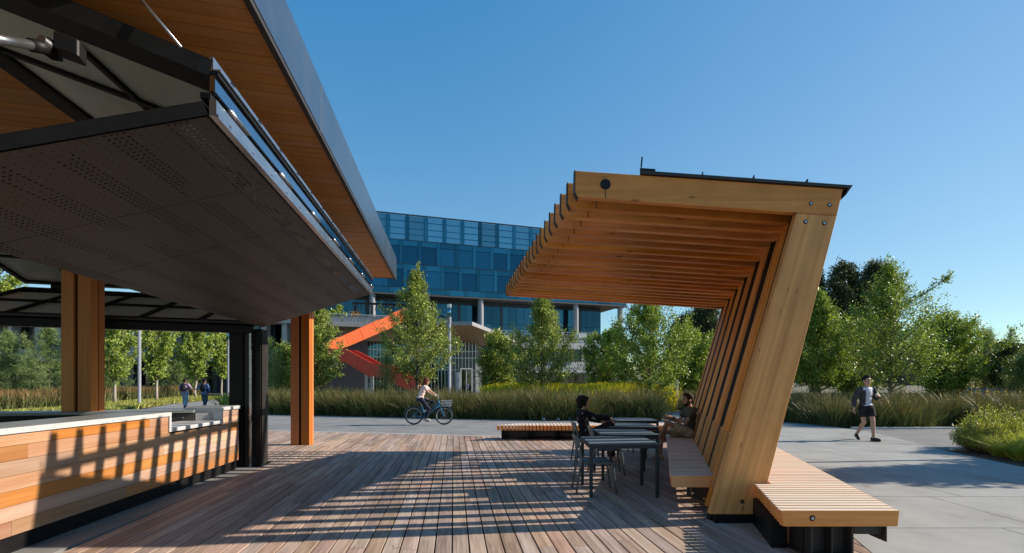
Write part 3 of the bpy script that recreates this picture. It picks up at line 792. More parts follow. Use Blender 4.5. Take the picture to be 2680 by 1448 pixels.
# roof: fascia, soffit of narrow boards ------------------------------
roof = empty('roof'); roof.parent = kiosk; roof.matrix_parent_inverse = kiosk.matrix_basis.inverted()
ZS = 4.30
fe = G(1036, 733, ZS); LD = Vector((-0.1266, 1, 0))
fn = fe - LD * (fe.y - (-1.0))                                                   # fascia line carried on towards the camera and past it
ST = Vector((-1, -0.25, 0))                                                      # board direction, away from the fascia
random.seed(5)
bw = 0.135
n_b = int((fe.y - 0.8) / bw)
o_l = Vector((0.028, 0, 0))
def cut_len(): return 5.9
for k in range(n_b):
    a = fe - LD * (k * bw + 0.06); b = fe - LD * ((k + 1) * bw - 0.006 + 0.06)
    a = a - o_l; b = b - o_l
    L = 9.0  # lengthened out of view so the roof darkens the post behind the counter
    z0 = ZS + 0.03 + random.uniform(0, .003)
    splits = [0.0] + sorted(random.uniform(1.0, 8.0) for _ in range(2)) + [L]
    a1 = a + ST * L; b1 = b + ST * L
    mb = MB()
    for s0_, s1_ in zip(splits, splits[1:]):
        q0, q1, q2, q3 = a + ST * (s0_ + .001), a + ST * (s1_ - .001), b + ST * (s1_ - .001), b + ST * (s0_ + .001)
        mb.hexa([(p.x, p.y, z0) for p in (q3, q2, q1, q0)] + [(p.x, p.y, z0 + .02) for p in (q3, q2, q1, q0)])
    mb.build('soffit_board', M['soffit'], roof)
mb = MB(); e2 = fe + ST * 9.2; n2 = fn + ST * 9.2  # roof extended with the boards to keep skylight off that post
mb.loft([fe + Vector((-.03, 0, .06)), e2 + Vector((0, 0, .06)), e2 + Vector((0, 0, .50)), fe + Vector((-.03, 0, .50))], [fn + Vector((-.03, 0, .06)), n2 + Vector((0, 0, .06)), n2 + Vector((0, 0, .50)), fn + Vector((-.03, 0, .50))])
mb.build('roof_deck', M['darksteel'], roof)
cuts = []
for (x_, y_) in ((836, 204), (938, 440), (996, 560), (1031.5, 656)):             # panel joints of the fascia
    Yj = fe.y
    for it in range(1): pass
    r_ = (x_ - CX) / F
    # point of the fascia line seen at that column
    s_ = (fe.x - r_ * fe.y) / (LD.x - r_ * LD.y); cuts.append(s_)
cuts = sorted(cuts); print('fascia joints', [round(c, 2) for c in cuts])
edges = [0.0] + cuts + [fe.y + 1.0]
for c0_, c1_ in zip(edges, edges[1:]):
    p0 = fe - LD * (c0_ + .008); p1 = fe - LD * (c1_ - .008)
    mb = MB(); ox = Vector((0.02, 0, 0))
    mb.loft([p0 + Vector((0, 0, .035)), p0 + ox + Vector((0, 0, .035)), p0 + ox + Vector((0, 0, .57)), p0 + Vector((0, 0, .57))],
            [p1 + Vector((0, 0, .035)), p1 + ox + Vector((0, 0, .035)), p1 + ox + Vector((0, 0, .57)), p1 + Vector((0, 0, .57))])
    mb.build('fascia_panel', M['fascia'], roof)
for c_ in cuts:
    p = fe - LD * c_; mb = MB(); mb.obox(p + Vector((.008, 0, .30)), LD, (1, 0, 0), (0, 0, 1), .0072, .006, .262); mb.build('joint_strip', M['top'], roof)
mb = MB(); mb.bar(fe + Vector((-.012, .0, .012)), fn + Vector((-.012, 0, .012)), 0.05, 0.044); mb.build('drip_edge', M['darksteel'], roof)
mb = MB(); mb.bar(fe + Vector((-.04, .02, .30)), e2 + Vector((0, .02, .30)), 0.03, 0.53); mb.build('fascia_panel', M['darksteel'], roof)
# timber posts: two layers of twin timbers with shadow gaps -----------
def timber_post(x, y, z1=4.325):
    pr = empty('post'); pr.parent = kiosk; pr.matrix_parent_inverse = kiosk.matrix_basis.inverted()
    for (x0, x1) in ((0, .20), (.262, .47)):
        for (y0, y1) in ((0, .14), (.158, .27)):
            mb = MB(); mb.box(x + x0, x + x1, y + y0, y + y1, 0.002, z1); mb.build('timber', M['post'], pr, bev=.004)
    mb = MB(); mb.box(x + .05, x + .42, y + .05, y + .22, 0.0, z1 - .02)
    mb.build('steel_core', M['black'], pr)
pp = G(760.5, 1165.5); timber_post(pp.x, pp.y)
timber_post(-7.12, 7.72)
timber_post(-9.6, 2.2)

# serving counter ----------------------------------------------------
ctr = empty('serving_counter'); ctr.parent = kiosk; ctr.matrix_parent_inverse = kiosk.matrix_basis.inverted()
def cf(y): return -4.54 - 0.094 * (y - 4.47)                                      # line of the counter face
def cbox(y0, y1, d0, d1, z0, z1, nm, m, bev=0.0):
    """a block along the counter: d0..d1 measured out from the face (negative = inside)"""
    mb = MB(); mb.hexa([(cf(y0) + d0, y0, z0), (cf(y0) + d1, y0, z0), (cf(y1) + d1, y1, z0), (cf(y1) + d0, y1, z0), (cf(y0) + d0, y0, z1), (cf(y0) + d1, y0, z1), (cf(y1) + d1, y1, z1), (cf(y1) + d0, y1, z1)])
    return mb.build(nm, m, ctr, bev=bev)
ZT = 1.15; YA, YB, YE = 6.80, 8.22, 8.86
cbox(1.5, YE, -0.56, -0.045, 0.0, 0.165, 'plinth', M['black'])
random.seed(21)
rows = [0.168 + 0.1365 * k for k in range(8)]
for r_i, z in enumerate(rows):
    z1 = min(z + 0.1335, ZT - 0.06)
    if z1 - z < 0.03: continue
    y = 1.6 - random.uniform(0, 1.0)
    while y < YE:
        e = y + random.choice([1.0, 1.5, 2.3, 3.0, 3.6]); e = min(e, YE); pm = M['cedar_dark'] if random.random() < .36 else M['cedar']
        if YE - e < 0.35: e = YE
        def put(a, b, zz1):
            if b - a > .05: cbox(max(a, 1.5) + .0008, b - .0008, -0.03, random.uniform(-.001, .001), z, zz1, 'plank', pm, .002)
        if z1 > 0.86:                                                             # the dip in the counter cuts the upper rows
            if z < 0.82:
                put(y, min(e, YA - .0), z1); put(max(y, YA), min(e, YB), 0.872); put(max(y, YB), e, z1)
            else:
                put(y, min(e, YA), z1); put(max(y, YB), e, z1)
        else: put(y, e, z1)
        y = e
cbox(1.5, YE, -0.50, -0.032, 0.168, 0.86, 'carcass', M['black'])
cbox(1.5, YA - .05, -0.50, -0.032, 0.862, ZT - .057, 'carcass', M['black']); cbox(YB + .05, YE, -0.50, -0.032, 0.862, ZT - .057, 'carcass', M['grey'])
cbox(1.5, YA + .012, -0.60, 0.022, ZT - 0.055, ZT, 'worktop', M['top'], .003)
cbox(YB - .012, YE + .03, -0.60, 0.022, ZT - 0.055, ZT, 'worktop', M['top'], .003)
cbox(YA - .04, YB + .04, -0.60, 0.022, 0.876, 0.93, 'low_worktop', M['top'], .003)
cbox(YA - .036, YA + .010, -0.598, 0.0205, 0.932, ZT - .057, 'worktop_return', M['top'])
cbox(YB - .010, YB + .036, -0.598, 0.0205, 0.932, ZT - .057, 'worktop_return', M['top'])
cbox(1.5, YA - .04, -0.598, 0.006, ZT + .0005, ZT + .004, 'worktop_surface', M['greytop']); cbox(YB + .04, YE + .02, -0.598, 0.006, ZT + .0005, ZT + .004, 'worktop_surface', M['greytop'])
# the return counter along the end opening
e0 = Vector((-8.6, 7.52, 0)); e1 = Vector((-5.46, 8.63, 0)); td = (e1 - e0).normalized(); tn = Vector((-td.y, td.x, 0)); Lc = (e1 - e0).length
mb = MB(); mb.obox((e0 + e1) / 2 - tn * .25 + Vector((0, 0, 1.085)), td, tn, (0, 0, 1), Lc / 2, .33, .022); mb.build('end_worktop', M['greytop'], ctr, bev=.003)
mb = MB(); mb.obox((e0 + e1) / 2 - tn * .24 + Vector((0, 0, .53)), td, tn, (0, 0, 1), Lc / 2 - .01, .27, .53); mb.build('end_carcass', M['black'], ctr)
fl_ = e0 - tn * .525                                                              # front of the end counter
def on_front(px):
    r = (px - CX) / F; return (r * fl_.y - fl_.x) / (td.x - r * td.y)
def fbox(pa, pb_, z0, z1, d0, d1, nm, m, bev=0.0):
    a, b = fl_ + td * on_front(pa), fl_ + td * on_front(pb_); c = (a + b) / 2 - tn * (d0 + d1) / 2; c.z = (z0 + z1) / 2
    mb = MB(); mb.obox(c, td, tn, (0, 0, 1), (b - a).length / 2, (d1 - d0) / 2, (z1 - z0) / 2); return mb.build(nm, m, ctr, bev=bev)
fbox(512, 563, 0.02, 1.055, 0.0, .02, 'end_panel', M['grey'], .003)
fbox(449, 509, 0.90, 1.05, 0.0, .025, 'drawer_front', M['darksteel'], .004); fbox(449, 509, 0.70, 0.885, 0.0, .025, 'drawer_front', M['darksteel'], .004)
for k in range(5): fbox(456, 503, .76 + k * .02, .768 + k * .02, .0255, .029, 'louvre', M['black'])
p = fl_ + td * on_front(480) - tn * .026 + Vector((0, 0, .985)); mb = MB(); mb.tube([p, p - tn * .012], .012, 10); mb.build('lock', M['silver'], ctr)
fbox(200, 440, 0.93, 1.05, 0.0, .015, 'shelf_edge', M['darksteel'])
# inner work bench
mb = MB(); mb.hexa([(-5.9, 2.0, .86), (-5.2, 2.0, .86), (-5.75, 7.3, .86), (-6.4, 7.3, .86), (-5.9, 2.0, .9), (-5.2, 2.0, .9), (-5.75, 7.3, .9), (-6.4, 7.3, .9)]); mb.build('inner_bench', M['darksteel'], ctr)
# concrete floor of the kiosk with a narrow apron in front of the counter
fl = [(-10, 1.0), (-4.24, 1.0), (-4.20, 4.47), (-4.62, 9.0), (-4.60, 9.42), (-5.4, 9.45), (-10, 8.2)]
MB().prism(fl, -0.1, 0.001).build('kiosk_floor', ground_mat('floor_concrete', (0.17, 0.17, 0.165), (0.24, 0.24, 0.235), 2, 120, .85, .2))['kind'] = 'structure'
# ================================================================== buildings and street furniture beyond
def glass_mat(name, tint, rough=0.03, base=(0.01, 0.03, 0.05), metal=0.9):
    t = NT(name); t.p(base=tint, metal=metal, rough=rough)
    rn = t.rnd(); hs = t.n('HueSaturation'); hs.inputs['Color'].default_value = (*tint, 1)
    mr = t.n('MapRange'); mr.inputs[3].default_value = .7; mr.inputs[4].default_value = 1.4; t.l(rn, mr.inputs[0]); t.l(mr.outputs[0], hs.inputs['Value']); t.l(hs.outputs[0], t.b.inputs['Base Color'])
    tc = t.n('TexCoord'); no = t.n('TexNoise', i_Scale=0.35, i_Detail=2.0); t.l(tc.outputs['Object'], no.inputs['Vector']); t.bump(no.outputs['Fac'], 0.06, 0.08)
    return t.m
M['glass'] = glass_mat('blue_glass', (0.018, 0.092, 0.145))
M['spandrel'] = glass_mat('blue_spandrel', (0.024, 0.125, 0.18), 0.12)
M['fin'] = glass_mat('blue_fin', (0.022, 0.115, 0.17), 0.2)
M['screen'] = glass_mat('rooftop_screen_glass', (0.13, 0.30, 0.38), 0.05)
M['loglass'] = glass_mat('clear_lobby_glass', (0.03, 0.09, 0.125), 0.04)
M['darkglass'] = glass_mat('dark_glass', (0.05, 0.065, 0.075), 0.04)
M['mullion'] = plain('dark_mullion', (0.03, 0.05, 0.07), 0.4, 0.4)
M['colpaint'] = plain('column_paint', (0.24, 0.25, 0.28), 0.5)
M['pale'] = plain('pale_cladding', (0.52, 0.53, 0.55), 0.6, var=.04, scale=.5)
M['mid'] = plain('grey_cladding', (0.27, 0.275, 0.29), 0.6, var=.05, scale=.5)
M['dk'] = plain('dark_cladding', (0.085, 0.088, 0.095), 0.6, var=.08, scale=.5)
M['orange'] = plain('orange_panel', (0.78, 0.13, 0.025), 0.5, var=.04, scale=.6)
M['red'] = plain('red_and_shaded_orange', (0.62, 0.055, 0.022), 0.5, var=.04, scale=.6)  # shaded tone of the orange stair; also colours the far red roof
M['beige'] = wood('soffit_slats', (0.30, 0.255, 0.205), (0.42, 0.36, 0.30), along=.4, across=5, rough=.6, var=.06)
M['railing'] = plain('railing_steel', (0.42, 0.43, 0.44), 0.4, 0.5)

office = thing('office_building', 'big blue glass office block on round columns behind the trees', 'building', (0, 95, 0))
E = Vector((0.9538, 0.3005, 0)); NRM = Vector((0.3005, -0.9538, 0)); P0 = Vector((23.5, 100.3, 0))
def fb(a0, a1, d0, d1, z0, z1, nm, m, parent=None):
    """block on the office facade: a along it (0 at the corner, negative away), d outwards"""
    mb = MB(); c = []
    for z in (z0, z1):
        for (a, d) in ((a0, d0), (a1, d0), (a1, d1), (a0, d1)): c.append(P0 + E * a + NRM * d + Vector((0, 0, z)))
    mb.hexa([c[3], c[2], c[1], c[0], c[7], c[6], c[5], c[4]])
    return mb.build(nm, m, parent or office)
A0 = -79.0
fb(A0, -0.02, -26, -0.35, 17.5, 31.3, 'core', M['dk'])
BAY = 3.33
LV = [17.5, 18.55, 22.75, 27.0, 31.5]
na = int(-A0 / BAY)
for fl in range(4):
    z0, z1 = LV[fl], LV[fl + 1]
    ph = (0.0, 0.95, 1.7, 0.55)[fl]
    for k in range(na):
        a1 = -k * BAY - ph; a0 = a1 - BAY
        if a0 < A0: continue
        fw = 0.68 if fl == 3 else 0.60
        gp = 0.022
        if fl == 0:
            fb(a0 + gp, a1 - fw - gp, -0.3, 0.0, z0 + gp, z1 - gp, 'spandrel', M['spandrel']); fb(a1 - fw + gp, a1 - gp, -0.3, 0.02, z0 + gp, z1 - gp, 'spandrel', M['fin']); continue
        fb(a1 - fw + gp, a1 - gp, -0.3, 0.05, z0 + gp + .06, z1 - gp, 'fin', M['fin'])
        if fl < 3:
            fb(a0 + gp, a1 - fw - gp, -0.3, 0.0, z1 - 1.0, z1 - gp, 'spandrel', M['spandrel'])
            fb(a0 + gp, a1 - fw - gp, -0.32, -0.03, z0 + .1, z1 - 1.07, 'window', M['glass'])
        else:
            fb(a0 + gp, a1 - fw - gp, -0.32, -0.04, z0 + .1, z1 - .15, 'window', M['screen'])
            for zr in (0.95, 2.05, 3.3): fb(a0 + gp, a1 - fw - gp, -0.038, -0.015, z0 + zr, z0 + zr + .13, 'window_rail', M['fin'])
    fb(A0, 0, -0.3, 0.09, z1 - .03 if fl == 3 else z1 - .025, z1 + (.12 if fl == 3 else .05), 'cornice' if fl == 3 else 'floor_line', M['mullion'])
fb(A0, 0.3, -3.2, 0.05, 17.22, 17.47, 'underside', M['dk'])
# end face of the block
for fl in range(4):
    mb = MB(); q = [P0 + E * .02 + NRM * -.3, P0 + E * .02 + NRM * -25.9]
    fb(-.019, .06, -25.9, -.3, LV[fl] + .06, LV[fl + 1], 'spandrel', M['spandrel'])
# recessed lobby storeys behind the colonnade
zt0, zt1 = 10.3, 17.2
for k in range(int(74 / 1.68)):
    a1 = -4.2 - k * 1.68; a0 = a1 - 1.68
    for (zz0, zz1) in ((zt0, 13.0), (13.08, 16.4)):
        fb(a0 + .03, a1 - .03, -3.4, -3.2, zz0, zz1, 'window', M['loglass'])
    if k % 5 == 2: fb(a0, a0 + .55, -3.19, -3.1, zt0, 16.4, 'pier', M['mullion'])
fb(A0, -4.2, -3.6, -3.35, zt0, 17.2, 'mullions_backing', M['mullion'])
for r_ in (975, 1118, 1260.5, 1511, 1627.5):
    r = (r_ - CX) / F; a = (r * P0.y - P0.x) / (E.x - r * E.y); c = P0 + E * a + NRM * -.7
    mb = MB(); mb.tube([(c.x, c.y, 9.5), (c.x, c.y, 17.3)], .55, 16, cap=False); mb.build('column', M['colpaint'], office, smooth=True)
fb(-70, -4.4, -8, -4, 0, 17.2, 'core', M['dk'])

# podium with terraces in front of the office
pod = thing('podium_building', 'pale two-storey podium with terraces and a folded entrance roof below the glass block', 'building', (5, 80, 0))
def blk(parent, px0, px1, py0, py1, Yc, dep, nm, m, slope=0.30, pc=1250):
    """block whose front follows a line through depth Yc at column pc, running back by slope"""
    Xc = (pc - CX) / F * Yc
    def hit(px):
        r = (px - CX) / F; t_ = (r * Yc - Xc) / (1 - r * slope); return Vector((Xc + t_, Yc + slope * t_, 0))
    a, b = hit(px0), hit(px1); ym = (a.y + b.y) / 2; nd = Vector((-slope, 1, 0)).normalized() * dep
    z0, z1 = EYE - (py1 - HY) / F * ym, EYE - (py0 - HY) / F * ym
    mb = MB(); c = [a, b, b + nd, a + nd]; mb.hexa([(p.x, p.y, z0) for p in c] + [(p.x, p.y, z1) for p in c]); return mb.build(nm, m, parent)
def pbx(px0, px1, py0, py1, Y, dep, nm, m): return blk(pod, px0, px1, py0, py1, Y, dep, nm, m)
pbx(1330, 1562, 884, 913, 78, 14, 'terrace_band', M['pale'])
pbx(1335, 1552, 947, 976, 79, 8, 'terrace_band', M['pale'])
for k in range(6):
    x = 1345 + k * 36
    pbx(x + 4, x + 33, 913.5, 946.5, 80, .2, 'window', M['darkglass']); pbx(x + 33.5, x + 39, 913.2, 946.8, 79.6, .6, 'pier', M['pale'])
    pbx(x + 2, x + 36, 976.5, 1028, 80.4, .2, 'window', M['darkglass'])
pbx(1330, 1562, 913, 1030, 81, 8, 'inner_wall', M['dk'])
for k in range(38): pbx(1285 + k * 7.4 - .45, 1285 + k * 7.4 + .45, 868, 885, 77.8, .06, 'railing_post', M['railing'])
for yy in (868.5, 875, 881): pbx(1285, 1562, yy - .45, yy + .45, 77.7, .05, 'handrail', M['railing'])
for (p_, w_) in ((1515, 20), (1300, 10), (1340, 14)): pbx(p_, p_ + w_, 873, 884, 79, 1.2, 'planter', M['pale'])
# glazed entrance: silver fins, doors
pbx(955, 1252, 886, 1030, 72, .3, 'inner_wall', M['dk'])
for k in range(33):
    x = 960 + k * 8.9
    pbx(x + 1.0, x + 8.0, 888, 1028, 71.6, .2, 'window', M['loglass'] if k < 24 else M['grey'])
    pbx(x - .9, x + .9, 887, 1028, 71.0, .6, 'mullion', M['silver'])
for yy in (918, 936, 968): pbx(957, 1250, yy - 1.2, yy + 1.2, 71.2, .3, 'transom', M['silver'])
pbx(1205, 1208, 966, 1026, 70.4, .5, 'door_frame', M['top']); pbx(1234, 1237, 966, 1026, 70.4, .5, 'door_frame', M['top']); pbx(1205, 1237, 964, 967, 70.4, .5, 'door_frame', M['top']); pbx(1220, 1222, 967, 1026, 70.5, .4, 'door_frame', M['top'])
pbx(1209, 1219.5, 968, 1026, 70.6, .1, 'door', M['darkglass']); pbx(1222.5, 1233.5, 968, 1026, 70.6, .1, 'door', M['darkglass'])
# folded entrance roof
def pf(pts, nm, m, th=0.5, n=Vector((0, 0, 1))):
    q = [U(*p) for p in pts]; mb = MB(); mb.loft(q, [v + n * th for v in q]); return mb.build(nm, m, pod)
mb = MB()
f1, f2_, f3_, f4 = U(1120, 852, 62), U(1236, 852, 62), U(1292, 874, 66), U(1352, 897, 72)
b1, b2, b3, b4 = U(1120, 897, 72), U(1190, 893, 71.5), U(1258, 906, 71.8), U(1330, 905, 77)
mb.add([f1, f2_, f3_, f4, b1, b2, b3, b4], [(0, 4, 5, 1), (1, 5, 6), (1, 6, 2), (2, 6, 7, 3)])
mb.build('folded_soffit', M['beige'], pod)
h = Vector((0, 0, .48))
for a, b in ((f1, f2_), (f2_, f3_), (f3_, f4)):
    mb = MB(); o_ = Vector((0, .12, 0)); mb.loft([a, a + o_, a + o_ + h, a + h], [b, b + o_, b + o_ + h, b + h]); mb.build('roof_fascia', M['mid'], pod)
mb = MB(); mb.add([f1 + h, f2_ + h, f3_ + h, f4 + h, b4 + Vector((0, 6, 1.4)), b1 + Vector((0, 6, 2.4))], [(0, 1, 2, 3, 4, 5)]); mb.build('roof', M['mid'], pod)
pbx(1236, 1262, 893, 1028, 72.5, .5, 'wall', M['mid'])
# terrace above the stair with rail and pergola
pbx(815, 1130, 846, 857, 66, 16, 'terrace_band', M['mid'])
pbx(860, 963, 893, 1030, 68, 10, 'wall', M['dk'])
pbx(880, 1110, 857.5, 893, 69, 8, 'soffit_wall', M['beige'])
for k in range(34): pbx(826 + k * 9.2 - .5, 826 + k * 9.2 + .5, 824.6, 847, 66.1, .05, 'railing_post', M['railing'])
for k in range(9):
    pbx(828 + k * 34.2, 860 + k * 34.2, 828, 845, 66.2, .03, 'railing_panel', M['grey'])
pbx(824, 1130, 824.6, 826.5, 66.05, .08, 'handrail', M['railing'])
for x in (930, 974, 1060, 1136): pbx(x - 2, x + 2, 799, 847, 70, .25, 'pergola_post', M['black'])
pbx(922, 1142, 795, 800, 69.8, .3, 'pergola_beam', M['black'])
for k in range(22): pbx(924 + k * 10, 926 + k * 10, 793, 796.5, 69, 6, 'pergola_rafter', M['black'])
for (a, b) in ((1136, 1180),): 
    mb = MB(); mb.bar(U(1100, 803, 70), U(1180, 838, 70), .15, .15); mb.build('pergola_brace', M['black'], pod)
for (x0, x1) in ((946, 968), (971, 993)): pbx(x0, x1, 831, 845, 68, .9, 'terrace_seat', M['mid'])
# concrete wing behind the kiosk
wing = thing('concrete_wing', 'long grey building wing with dark windows behind the kiosk', 'building', (-40, 58, 0))
def wbx(px0, px1, py0, py1, Y, dep, nm, m):
    a = U(px0, py1, Y); b = U(px1, py0, Y); mb = MB(); mb.box(a.x, b.x, Y, Y + dep, a.z, b.z); return mb.build(nm, m, wing)
wbx(-700, 800, 828, 846, 58, 12, 'parapet', M['grey']); wbx(-700, 800, 914, 946, 58, 10, 'floor_band', M['grey'])
wbx(-700, 800, 846.2, 913.8, 60, 6, 'inner_wall', M['dk']); wbx(-700, 790, 946.2, 1030, 60.5, 6, 'inner_wall', M['dk'])
for k, x in enumerate((-640, -520, -400, -280, -150, 20, 90, 165, 245, 340, 447, 558, 588, 682, 738, 775)):
    wd = {20: 10, 90: 68, 165: 40, 558: 30, 588: 12, 682: 14}.get(x, 12)
    wbx(x, x + wd, 846.3, 913.7, 58.3, 1.2, 'pier', M['grey'])
    wbx(x, x + 9, 946.5, 1028, 59.2, .6, 'pier', M['dk'])
xs_ = [-630, -500, -380, -260, -130, 32, 207, 262, 354, 460, 508, 602, 640, 698, 718, 750]
for x in xs_:
    wbx(x, x + 38, 850, 912, 59.6, .15, 'window', M['glass'] if x in (460, 508) else M['darkglass'])
    for j in range(2): wbx(x + j * 19, x + j * 19 + 1.4, 849, 913, 59.4, .15, 'mullion', M['mullion'])
    wbx(x, x + 38, 950, 1026, 60.2, .15, 'window', M['darkglass'])
# orange switchback stair
stair = thing('orange_stair', 'orange switchback stair with solid panel sides climbing to the terrace', 'staircase', (-20, 60, 0))
def flight(top_pts, bot_pts, Y, m, nm, depth=2.0):
    x0_, x1_ = top_pts[0][0], top_pts[-1][0]; Ya, Yb_ = Y; yy_ = lambda x: Ya + (Yb_ - Ya) * (x - x0_) / (x1_ - x0_)
    up_ = [U(x, y, yy_(x)) for x, y in top_pts]; lo = [U(x, y, yy_(x)) for x, y in bot_pts]
    dirx = (up_[-1] - up_[0]); back_n = Vector((-dirx.y, dirx.x, 0)).normalized()
    for back in (0.0, depth):
        for i in range(len(up_) - 1):
            q0 = [lo[i], up_[i], up_[i + 1], lo[i + 1]]; mb = MB(); o0, o1 = back_n * back, back_n * (back + .12)
            # split each run into separate cladding panels
            L = (up_[i + 1] - up_[i]).length; n = max(1, int(L / 1.7))
            for k in range(n):
                f0_, f1_ = k / n + .004, (k + 1) / n - .004
                a, b, c, d = lo[i].lerp(lo[i + 1], f0_), up_[i].lerp(up_[i + 1], f0_), up_[i].lerp(up_[i + 1], f1_), lo[i].lerp(lo[i + 1], f1_)
                mb = MB(); mb.loft([v + o0 for v in (a, b, c, d)], [v + o1 for v in (a, b, c, d)]); mb.build(nm, m, stair)
    for i in range(len(up_) - 1):                                               # treads between the sides
        n = max(2, int((lo[i + 1] - lo[i]).length / .45)); mb = MB()
        for k in range(n):
            p = lo[i].lerp(lo[i + 1], (k + .5) / n) + back_n * (depth * .5 + .06) + Vector((0, 0, .06)); mb.obox(p, dirx * Vector((1, 1, 0)) if False else Vector((dirx.x, dirx.y, 0)), back_n, (0, 0, 1), .2, depth * .5 - .07, .04)
        mb.build('treads', M['dk'], stair)
flight([(850, 893), (905, 878), (1010, 830), (1066, 805)], [(850, 925), (911, 907), (1030, 856), (1072, 838)], (56.5, 62.5), M['orange'], 'side_panel')
flight([(842, 912), (905, 914), (975, 951), (1000, 953), (1095, 1000)], [(842, 935), (902, 948), (964, 985), (992, 985), (1090, 1032)], (56.5, 53), M['red'], 'side_panel')  # lower flight coloured darker and redder, its shade painted in
pl = [U(842, 935, 59.6), U(856, 925, 62)]
mb = MB(); a = U(838, 914, 56.4); b = U(868, 914, 57); mb.box(a.x, b.x, 57, 60.2, a.z - 1.0, a.z - .8); mb.build('landing', M['dk'], stair)
mb = MB(); mb.box(a.x - .12, a.x, 56.4, 60.2, a.z - 1.0, a.z + .9); mb.build('side_panel', M['orange'], stair)
flight([(800, 822), (838, 822), (862, 848)], [(800, 836), (832, 838), (846, 852)], (66, 68), M['orange'], 'side_panel', .6)
# planter with orange shrub on the terrace
pt = thing('planter', 'pale pot with an orange-leaved shrub on the terrace', 'planter', U(931, 845, 65.2))
mb = MB(); mb.lathe([(.22, 0), (.36, .25), (.42, .6), (.40, .62)], n=14); mb.build('pot', M['top'], pt, world=False, smooth=True)
rng = np.random.RandomState(9); c = rng.normal(0, 1, (500, 3)) * np.array([.3, .3, .28]) + np.array([0, 0, .95]); V, Q = leaf_quads(c, c * 0 + np.array([0, 0, 1.0]), .22, .1, rng)
M['orangeleaf'] = leaf_mat('orange_leaf', (.32, .14, .03), (.6, .3, .06)); link('foliage', np_mesh('foliage', V, Q, M['orangeleaf']), pt)
# low red-roofed building on the skyline
rr = thing('red_roofed_building', 'low far building with a dark red roof near the picture edge', 'building', (70, 75, 0))
for (a, b, nm, m) in (((2470, 918), (2562, 932), 'roof', M['red']), ((2474, 932), (2558, 944), 'window', M['glass']), ((2472, 944), (2560, 1010), 'wall', M['dk'])):
    p = U(a[0], b[1], 75); q = U(b[0], a[1], 75); mb = MB(); mb.box(p.x, q.x, 75 - (.8 if nm == 'roof' else 0), 85, p.z, q.z); mb.build(nm, m, rr)

# ---- lamp poles, signs, bollards, racks
def lamp_pole(px, Y, ztop, r, label, lantern=True):
    x = at(px, Y); t_ = thing('lamp_pole', label, 'lamp pole', (x, Y, 0), group='slim grey lamp poles')
    mb = MB(); mb.lathe([(r * 2.3, 0), (r * 2.3, .03), (r * 1.5, .10), (r, .14), (r * .96, ztop - (1.55 if lantern else 0))], n=16); mb.build('pole', M['colpaint'], t_, world=False, smooth=True)
    if lantern:
        mb = MB(); mb.lathe([(r * 1.15, ztop - 1.55), (r * 1.15, ztop - 1.05)], n=16); mb.build('collar', M['colpaint'], t_, world=False)
        mb = MB(); mb.lathe([(r * 1.05, ztop - 1.04), (r * 1.05, ztop - .3)], n=16); mb.build('lantern', M['screen'], t_, world=False, smooth=True)
        mb = MB(); mb.lathe([(r * 1.25, ztop - .3), (r * 1.25, ztop)], n=16); mb.build('cap', M['silver'], t_, world=False)
lamp_pole(1176, 40, 8.0, .14, 'tall grey lamp pole with glass lantern beside the tallest oak')
lamp_pole(365, 32, 7.2, .095, 'grey lamp pole seen through the kiosk, near the pear trees')
lamp_pole(598, 44, 6.5, .11, 'thin grey lamp pole far along the path, beside the blue banner')
lamp_pole(492, 60, 7.5, .1, 'faint grey lamp pole beside the terrace wing, behind the rushes') if False else None
# the pole outside the picture whose thin shadow crosses the plaza
t_ = thing('lamp_pole', 'lamp pole on the sunny side of the plaza, outside the picture', 'lamp pole', (14.5, 10.55, 0), group='slim grey lamp poles'); mb = MB(); mb.lathe([(.12, 0), (.06, .1), (.05, 6)], n=12); mb.build('pole', M['colpaint'], t_, world=False)
bn = thing('banner', 'bright blue banner on a post at the end of the path', 'banner', (at(607, 45), 45, 0)); mb = MB(); mb.box(-.18, .30, 0, .05, .9, 5.2); mb.build('cloth', plain('blue_cloth', (.02, .16, .55), .6), bn, world=False); mb = MB(); mb.tube([(-.22, .03, 0), (-.22, .03, 5.4)], .04, 8); mb.build('post', M['colpaint'], bn, world=False)
sg = thing('sign_pylon', 'slim white sign pylon before the glass entrance doors', 'sign', (at(1199, 58), 58, 0)); mb = MB(); mb.box(-.2, .2, 0, .15, 0, 2.85); mb.build('panel', M['top'], sg, world=False, bev=.01); mb = MB(); mb.box(-.06, .06, -.012, 0, 1.9, 2.05); mb.box(-.02, .02, -.012, 0, 1.55, 1.9); mb.build('mark', M['black'], sg, world=False)
sg = thing('notice_panel', 'grey notice panel with a dark figure symbol below the orange stair', 'sign', (at(966, 57), 57, 0)); mb = MB(); mb.box(-.52, .52, 0, .1, .2, 3.0); mb.build('panel', M['pale'], sg, world=False, bev=.01)
mb = MB(); mb.tube([(0, -.012, 2.35), (0, -.004, 2.35)], .12, 14); mb.box(-.14, .14, -.012, -.004, 1.55, 2.18); mb.box(-.13, -.03, -.012, -.004, .95, 1.5); mb.box(.03, .13, -.012, -.004, .95, 1.5); mb.build('symbol', M['dk'], sg, world=False)
cab = thing('utility_cabinet', 'pale grey cabinet half hidden in the yellow rushes', 'cabinet', (at(1762, 29), 29, 0)); mb = MB(); mb.box(-.3, .3, 0, .6, 0, 1.75); mb.build('body', M['pale'], cab, world=False, bev=.02); mb = MB(); mb.box(-.27, .27, -.015, -.002, .1, 1.68); mb.build('door', M['pale'], cab, world=False, bev=.01)
